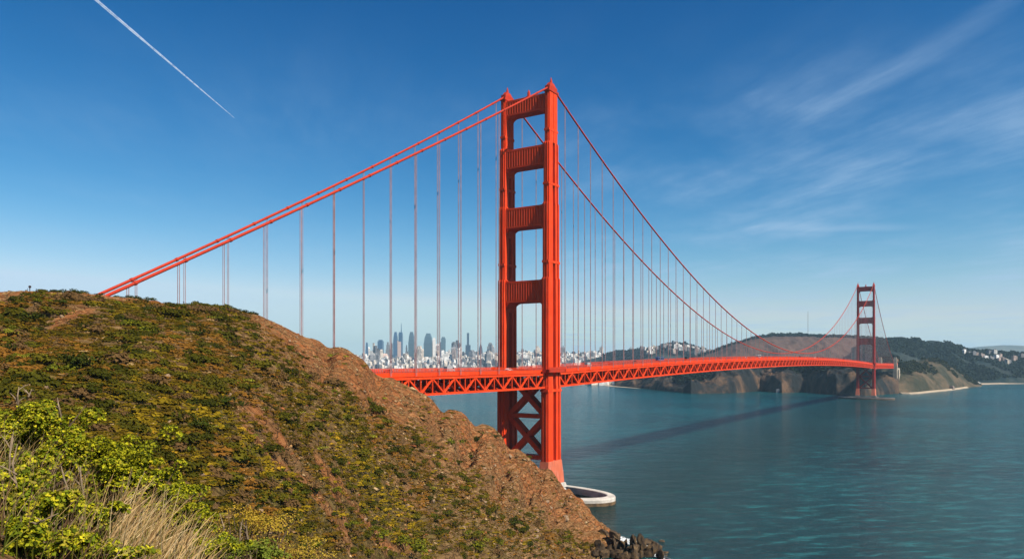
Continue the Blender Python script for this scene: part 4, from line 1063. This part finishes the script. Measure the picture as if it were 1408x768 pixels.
wood_mass('hilltop_woods', 'dark woods along the top of the brown hill', hillB_s, 900, 950, 1230, .93, 1, 9, 5, thr=-1)
wood_mass('hill_woods', 'dark trees on the hill with houses behind the bridge deck', hillA_s, 1500, 830, 1010, .5, 1, 15, 7, col=(.02, .03, .032))
wood_mass('bluff_woods', 'dark brush on the sea bluff under the bridge deck', bluff_s, 2600, 850, 1234, .35, 1, 7, 9, thr=-.1)
wood_mass('headland_brush', 'green brush over the low headland beside the pylon', head_s, 900, 1232, 1345, .35, 1, 5, 11, col=(.045, .055, .025), thr=.0)
wood_mass('city_trees', 'dark park trees among the houses of the far city', city_s, 700, 690, 900, .4, 1, 20, 13, col=(.03, .04, .035), thr=.1)

# houses on the wooded headland and along the far shore
for i in range(30):
    px = g.uniform(1324, 1404); t = g.uniform(.60, .86)-(px-1324)*.001; p = wood_s(px, t); mi = int(g.choice(5, p=[.2, .15, .35, .1, .2]))
    house(p.x/p.y*F+CX, p.y-14, p.z+9, g.uniform(9, 15), g.uniform(8, 12), mi, int(g.integers(8)), f'{colname[mi]} house terraced on the wooded headland at the right edge', 'house', 'houses on the wooded headland', 'hillside_house')
for i in range(44):
    px = g.uniform(880, 985); t = g.uniform(.55, .93); p = hillA_s(px, t); mi = int(g.choice(5, p=[.4, .15, .25, .05, .15]))
    house(p.x/p.y*F+CX, p.y-25, p.z+10, g.uniform(12, 22), g.uniform(12, 20), mi, int(g.integers(8)), f'{colname[mi]} house among trees on the hill behind the bridge deck', 'house', 'houses on the hill behind the deck', 'hillside_house')
for i, (px, y, w, h, mi) in enumerate([(893,531,14,8,1),(913,533,20,10,0),(917,531,12,9,1),(927,535,12,7,4),(940,533,10,8,2),(966,536.5,12,8,2),(970,539,8,5,1),(976,535,9,9,2),(986,536,10,12,4),(994,533,8,11,1),(1000,537,10,9,1),(1006,536.5,14,8,0),(1012,535,9,8,4),(1022,537.5,14,6,4),(1060,535.5,14,6,1),(1070,538.5,9,7,2),
      (800,527,40,12,0),(815,527.5,30,10,1),(830,528,26,9,0),(846,528,20,12,0),(858,529,14,10,4),(790,528,22,10,4),(872,530,12,8,0),
      (1287,534,12,6,0),(1301,533.5,10,5,0),(1309,534.5,9,8,4),(1345,529,8,9,0),(1362,524.5,14,6,4),(1372,524.5,9,8,1),(1272,536,9,5,0)]):
    Z = EYE*F/(y+1.2-HY); zone = 'on the flat waterfront right of the near tower' if px < 880 else 'at the foot of the bluff under the bridge deck' if px < 1100 else 'on the shore right of the far pylon'
    house(px, Z+6, 2, w, h, mi, i % 8, f'{"long" if w > 18 else "small"} {colname[mi]} shore building {zone}', 'building', 'shore buildings', 'shore_building')
# masts
def mast(px, ytop, ybase, Z, rad, label, legs=3):
    b_, t_ = at(px, ybase, Z), at(px, ytop, Z); r = empty('radio_mast', b_); tag(r, label, 'mast'); h = t_.z-b_.z
    m = MB()
    for k in range(legs):
        a = 2*math.pi*k/legs; m.tube([(rad*5*math.cos(a), rad*5*math.sin(a), -6), (rad*2*math.cos(a), rad*2*math.sin(a), h*.6), (rad*2.6*math.cos(a), rad*2.6*math.sin(a), h)], rad*.45, 5)
    for z in (.2, .4, .6, .8): m.tube([(0,0,h*z),(0,0,h*z+1)], rad*2.6, 8)
    m.build('lattice', plain('mast_paint', (.42, .36, .36), .6), r)
mast(1111, 428, 461, 3620, .7, 'faint tall three legged radio mast on the brown hill')

# ---------------------------------------------------------------- contrail
p0, p1 = at(322, 162, 28000), at(118, -12, 18200)
cm, nt, b = mat_new('ice_trail'); tcn = N(nt, 'ShaderNodeTexCoord')
b.inputs['Base Color'].default_value = (.95, .96, 1, 1); b.inputs['Roughness'].default_value = 1
tr = N(nt, 'ShaderNodeBsdfTransparent'); mx = N(nt, 'ShaderNodeMixShader'); nn = NOISE(nt, tcn.outputs['Object'], .004, 6, .7)
tl = N(nt, 'ShaderNodeBsdfTranslucent'); tl.inputs[0].default_value = (.95, .96, 1, 1); m2 = N(nt, 'ShaderNodeMixShader'); m2.inputs[0].default_value = .5
L(nt, b.outputs[0], m2.inputs[1]); L(nt, tl.outputs[0], m2.inputs[2])
L(nt, M(nt, 'MULTIPLY_ADD', RAMP(nt, nn, .25, .8), .30, .16), mx.inputs[0]); L(nt, tr.outputs[0], mx.inputs[1]); L(nt, m2.outputs[0], mx.inputs[2]); L(nt, mx.outputs[0], nt.nodes['Material Output'].inputs[0])
mb = MB(); n = 60; g = np.random.default_rng(4)
pts = [p0.lerp(p1, i/(n-1))-p0 for i in range(n)]
mb.tube(pts, [5+ (31*(i/(n-1))**.8)*(1+.2*vnoise(np.array([i/2.5]), np.array([.5]), 3)[0]) for i in range(n)], 10)
co = mb.build('contrail', cm, smooth=True); co.location = p0; tag(co, 'thin white aircraft vapour trail high in the upper left sky', 'vapour trail')

# ---------------------------------------------------------------- foreground plants
LEAFPAL = [(.30, .32, .010), (.44, .43, .014), (.19, .23, .008), (.56, .49, .02), (.10, .135, .007), (.30, .25, .02), (.14, .19, .008)]
def leafy(n, rad, squash, leaf, seed, pal, lobes=9, shell=.30):
    """folded pointed leaves gathered in rosettes over a lumpy crown"""
    g = np.random.default_rng(seed); nr = n//7
    cen = g.normal(size=(lobes, 3))*.42; cen[:, 2] = g.uniform(-.1, .55, lobes); rd = g.uniform(.26, .48, lobes)*(9/lobes)**.42; cen = cen*(1.25 if lobes > 15 else 1)
    k = g.integers(0, lobes, nr); d = g.normal(size=(nr, 3)); d /= np.linalg.norm(d, axis=1)[:, None]
    d[:, 2] = np.where(d[:, 2] < -.35, -d[:, 2], d[:, 2])
    P = (cen[k]+d*(rd[k]*(1-shell*g.random(nr)**1.5))[:, None])*np.array(squash)*rad
    ax = d+g.normal(size=(nr, 3))*.3; ax[:, 2] += .5; ax /= np.linalg.norm(ax, axis=1)[:, None]
    P = np.repeat(P, 7, axis=0); ax = np.repeat(ax, 7, axis=0); m = len(P)
    ref = g.normal(size=(m, 3)); side = np.cross(ax, ref); side /= np.linalg.norm(side, axis=1)[:, None]
    dirn = ax*.55+side*.85; dirn /= np.linalg.norm(dirn, axis=1)[:, None]; wdt = np.cross(dirn, ax); wdt /= np.linalg.norm(wdt, axis=1)[:, None]
    nrm = np.cross(wdt, dirn)
    s = (leaf*g.uniform(.6, 1.3, m))[:, None]; w = s*.30
    A_ = P; B_ = P+dirn*s*.5+wdt*w-nrm*s*.08; C_ = P+dirn*s+nrm*s*-.18; D_ = P+dirn*s*.5-wdt*w-nrm*s*.08
    V = np.stack([A_, B_, C_, D_], 1).reshape(-1, 3)
    pal = np.array(pal); cr = pal[g.integers(0, len(pal), nr)]*g.uniform(.75, 1.25, (nr, 1)); c = np.repeat(np.repeat(cr, 7, axis=0)*g.uniform(.8, 1.2, (m, 1)), 4, axis=0)
    return V, np.arange(m*4).reshape(m, 4), c, cen*np.array(squash)*rad
STEM = plain('pale_stem', (.30, .22, .14), .8, .3, 8); STEM2 = plain('brown_stem', (.13, .085, .05), .8, .3, 8)
def bush(px, ytop, Z, rad, n, leaf, seed, pal, label, squash=(1, 1, .8), lobes=26, name='leafy_bush', shell=.3, twigs=14, tips=None):
    top = at(px, ytop, Z); x = top.x; gz = float(knoll(x, Z)); cz = top.z-rad*.85*squash[2]
    r = empty(name, (x, Z, gz)); tag(r, label, 'bush')
    V, Fc, c, cen = leafy(n, rad, squash, leaf, seed, pal, lobes, shell); V = V+np.array((0, 0, cz-gz))
    if tips is not None:
        zz = V[:, 2].reshape(-1, 4).mean(1); hh = np.repeat(zz > np.quantile(zz, .62)+.06*np.random.default_rng(seed).normal(size=len(zz)), 4); c[hh] = c[hh]*.3+np.array(tips)*.7
    npmesh('foliage', V, Fc, LEAF, c, parent=r)
    m = MB(); g = random.Random(seed)
    for i in range(twigs):
        e = Vector(cen[i % len(cen)])+Vector((g.uniform(-.2, .2), g.uniform(-.2, .2), g.uniform(-.1, .25)))*rad; e.z += cz-gz
        b0 = Vector((g.uniform(-.12, .12), g.uniform(-.12, .12), -.1)); mid = b0.lerp(e, .5)+Vector((g.uniform(-.1, .1), g.uniform(-.1, .1), .05))
        m.tube([b0, mid, e], [.016, .011, .005], 5)
    m.build('stems', STEM2, r)
YG = LEAFPAL; DG = [(.13, .155, .008), (.24, .25, .010), (.42, .39, .014), (.06, .08, .006)]
bush(30, 548, 8.8, .62, 31350, 0.0237, 1, YG+[(.25, .25, .03)], 'bright yellow green leafy bush at the left edge', (1.1, .8, .9))
bush(75, 575, 9.0, .55, 25650, 0.0229, 2, YG, 'yellow green bush right of the leftmost bush', (1.05, .8, .9))
bush(122, 590, 9.2, .50, 22800, 0.0222, 3, DG+YG[:2], 'dark green bush crowned with bright tips under the bare slope', (1.1, .8, .85))
bush(158, 606, 9.3, .40, 17100, 0.0215, 4, DG+YG[:1], 'mid green bush right of the dark crowned one', (1.1, .8, .85))
bush(203, 628, 9.2, .40, 18525, 0.0215, 5, YG[:4]+DG[:1], 'round yellow green bush above the dry grass', (1.1, .8, .85))
bush(240, 668, 9.0, .36, 15675, 0.0200, 6, DG+YG[:2], 'green bush at the right of the dry grass', (1.0, .8, .9))
bush(268, 700, 8.9, .32, 12825, 0.0200, 7, DG+YG[:1], 'small green bush below and right of the grass', (1.0, .8, .9))
bush(292, 738, 8.8, .26, 9975, 0.0203, 8, DG+YG[:2], 'lowest small bush by the bottom edge', (1.1, .8, .8))
bush(18, 640, 7.0, .42, 15390, 0.0287, 9, YG+[(.3, .25, .04)], 'broad leaved weed clump at the left edge', (1, .8, .9), name='weed_clump', shell=.7)
bush(70, 672, 6.9, .34, 11385, 0.0299, 10, YG, 'open leafy weed left of the dry grass', (1, .8, .8), name='weed_clump', shell=.8)
bush(14, 712, 6.2, .36, 13452, 0.0318, 11, DG+YG, 'dark leaved weed in the bottom left corner', (1, .8, .8), name='weed_clump', shell=.7)
bush(122, 690, 7.3, .28, 9832, 0.0281, 12, YG, 'yellow green weed at the left side of the dry grass', (1, .8, .9), name='weed_clump', shell=.8)
bush(66, 730, 6.4, .30, 7759, 0.0365, 13, YG, 'large leaved weed on the bottom edge at left', (1.2, .8, .6), name='weed_clump', shell=.9)
bush(118, 740, 6.8, .28, 6724, 0.0346, 14, YG+[(.3, .26, .05)], 'low leafy weed on the bottom edge below the grass', (1.2, .8, .6), name='weed_clump', shell=.9)
bush(160, 752, 7.0, .22, 3619, 0.0326, 15, YG, 'small low weed under the dry grass', (1.3, .8, .5), name='weed_clump', shell=.9)
bush(182, 640, 9.0, .42, 16000, .024, 31, YG[:4]+DG[:1], 'dense yellow green bush filling the middle of the diagonal row', (1.15, .8, .85))
bush(52, 618, 8.2, .42, 15000, .024, 32, YG, 'low yellow green bush in front of the leftmost bush', (1.2, .8, .8))
bush(222, 700, 8.9, .30, 9000, .023, 33, DG+YG[:2], 'dark green bush low behind the dry grass', (1.1, .8, .85))
BR = [(.22, .12, .045), (.30, .18, .06), (.13, .075, .03)]; GOLD = [(.52, .36, .035), (.45, .38, .04), (.36, .22, .04)]
bush(340, 696, 10.6, .72, 21375, 0.0155, 16, BR+GOLD[:2], 'twiggy brown bush with golden top at the bottom edge', (1.2, .9, .8), lobes=12, name='dry_bush', shell=.6, twigs=40, tips=(.55, .36, .03))
bush(392, 738, 11.2, .55, 14250, 0.0155, 17, GOLD+BR[:1], 'golden brown bush on the bottom edge beside the slope', (1.4, .9, .7), lobes=10, name='dry_bush', shell=.6, twigs=30, tips=(.55, .38, .05))
bush(300, 735, 9.3, .34, 10348, 0.0234, 18, [(.15, .2, .02), (.2, .24, .03)], 'fresh bright green weed before the brown bush', (1.2, .8, .9), name='weed_clump', shell=.7)
bush(352, 745, 9.4, .30, 8280, 0.0234, 19, [(.15, .2, .02), (.22, .24, .03)], 'fresh green weed on the bottom edge before the golden bush', (1.4, .8, .8), name='weed_clump', shell=.7)

def ribbons(name, label, n, region, hgt, width, pal, seed, lean, kind='stuff', cat='grass', segs=5, curl=.25):
    g = np.random.default_rng(seed); px = g.uniform(region[0], region[1], n); Z = g.uniform(region[2], region[3], n)
    clump = g.normal(size=(n,))*.03; X = (px-CX)/F*Z+clump; z0 = knoll(X, Z)-.03
    h = g.uniform(hgt[0], hgt[1], n); ang = g.normal(lean[0], lean[1], n); az = g.normal(0, .5, n); w = g.uniform(width*.6, width*1.4, n)
    az = np.where(g.random(n) > .85, g.uniform(-3.1, 3.1, n), az); cur = g.normal(curl, .3, n)
    rows = []
    pos = np.stack([X, Z, z0], 1); seg = h/segs
    for i in range(segs+1):
        a = ang+cur*i/segs; dv = np.stack([np.sin(a)*np.cos(az), np.sin(a)*np.sin(az), np.cos(a)], 1)
        wd = np.stack([np.cos(az*0+g.uniform(-.5, .5, n)*0), np.full(n, -.25), np.zeros(n)], 1); ww = (w*(1-.85*i/segs))[:, None]/2
        rows.append((pos-wd*ww, pos+wd*ww)); pos = pos+dv*seg[:, None]
    V = np.stack([q for r in rows for q in r], 1).reshape(-1, 3); k = 2*(segs+1)
    b0 = np.arange(n)[:, None]*k; Fq = np.concatenate([np.stack([b0+2*i, b0+2*i+1, b0+2*i+3, b0+2*i+2], 2).reshape(-1, 4) for i in range(segs)])
    pal = np.array(pal); c = np.repeat(pal[g.integers(0, len(pal), n)]*g.uniform(.7, 1.25, (n, 1)), k, axis=0)
    o = npmesh(name, V, Fq, LEAF, c); tag(o, label, cat, kind=kind)
DRY = [(.80, .56, .26), (.66, .43, .18), (.88, .68, .38), (.48, .29, .12)]
ribbons('dry_grass', 'dry tan grass leaning right in the bottom left foreground', 480, (140, 262, 7.2, 8.9), (.3, .8), .017, DRY, 1, (.40, .26), curl=.35)
ribbons('dead_stalks', 'dead brown stalks standing among the foreground bushes', 90, (-20, 130, 6.0, 8.4), (.3, .75), .013, [(.40, .24, .14), (.48, .33, .19), (.30, .17, .10)], 2, (.1, .45), curl=.5)
ribbons('green_blades', 'yellow green grass blades along the bottom edge', 900, (-20, 400, 5.6, 9.6), (.15, .45), .016, [(.20, .22, .03), (.14, .18, .025), (.30, .26, .05)], 3, (.1, .4), curl=.6)
ribbons('mixed_grass', 'fine straw and green grass threaded through the foreground bushes', 900, (-20, 300, 6.2, 9.4), (.25, .7), .008, DRY+[(.42, .40, .06), (.30, .30, .04)], 6, (.15, .4), curl=.5)
ribbons('gold_grass', 'golden grass at the edge of the knoll above the slope', 1600, (250, 470, 9.0, 12.0), (.2, .5), .010, [(.40, .28, .07), (.34, .26, .06), (.45, .33, .14)], 4, (.1, .35))
# bare pale branches
def twig(px, y0, y1, Z, lean, label, seed, th=.014):
    b0, t0 = at(px, y0, Z), at(px+lean, y1, Z); g = random.Random(seed); r = empty('bare_branch', b0); tag(r, label, 'branch')
    m = MB(); e = t0-b0; L_ = e.length
    pts = [Vector((0,0,-.15)), e*.35+Vector((g.uniform(-.05,.05)*L_, .02, 0)), e*.7+Vector((g.uniform(-.06,.06)*L_, -.02, 0)), e]
    m.tube(pts, [th, th*.8, th*.6, th*.25], 6); m.build('stem', STEM, r)
    m = MB()
    for k in range(4):
        p = e*g.uniform(.3, .9); d = Vector((g.uniform(-1, 1), g.uniform(-.5, .5), g.uniform(.2, 1))).normalized()*L_*g.uniform(.15, .4)
        m.tube([p, p+d*.5+Vector((0,0,.01)), p+d], [th*.5, th*.35, th*.12], 5)
    m.build('side_twigs', STEM, r)
for i, a in enumerate([(20,575,531,8.9,6,'pale bare branch sticking up from the leftmost bush'),(28,570,534,8.9,16,'forked pale branch slanting right above the leftmost bush'),
    (82,588,546,9.1,-3,'straight pale twig above the second bush'),(12,690,600,6.9,4,'upright tan stalk at the left edge before the bushes'),(22,700,610,6.9,2,'second upright tan stalk near the left edge'),
    (98,700,640,7.6,-14,'thin pale twig in the dark hollow of the bushes'),(112,705,640,7.7,-2,'upright pale twig right of the dark hollow'),(10,745,705,6.2,70,'long pale stem lying across the weeds'),
    (312,765,705,10.0,-10,'tall white twig at the left of the brown bush'),(326,765,712,10.0,8,'forked white twig in the middle of the brown bush'),(345,768,722,10.0,-6,'white twig at the right of the brown bush'),(355,768,745,9.6,0,'short straight white stick on the bottom edge')]):
    twig(a[0], a[1], a[2], a[3], a[4], a[5], i)

# ---------------------------------------------------------------- haze
if HAZE_DENSITY > 0:
    mb = MB(); mb.box(-RW-500, RW+500, -900, 13000, -32, 372)
    hm = bpy.data.materials.new('haze_air'); hm.use_nodes = True; nt = hm.node_tree; nt.nodes.clear()
    out = N(nt, 'ShaderNodeOutputMaterial'); pv = N(nt, 'ShaderNodeVolumePrincipled'); pv.inputs['Color'].default_value = (.50, .80, 1.0, 1)
    pv.inputs['Density'].default_value = HAZE_DENSITY; pv.inputs['Anisotropy'].default_value = .2; L(nt, pv.outputs[0], out.inputs['Volume'])
    ho = mb.build('haze', hm); tag(ho, 'thin pale sea haze over the strait', 'haze', kind='stuff')

# one overall albedo calibration of the painted, planted and bare surfaces (not water, foam, trail)
for m_ in bpy.data.materials:
    if m_.name in ('sea_water', 'haze_air', 'ice_trail', 'sea_foam', 'stucco_white', 'stucco_cream', 'white_wall', 'cream_wall', 'pinkish_wall') or not m_.use_nodes: continue
    for n_ in list(m_.node_tree.nodes):
        if n_.type in ('BSDF_PRINCIPLED', 'BSDF_TRANSLUCENT'):
            i_ = n_.inputs['Base Color'] if n_.type == 'BSDF_PRINCIPLED' else n_.inputs[0]
            if i_.is_linked:
                src = i_.links[0].from_socket; L(m_.node_tree, MIX(m_.node_tree, 1.0, src, (ALBEDO,)*3, 'MULTIPLY'), i_)
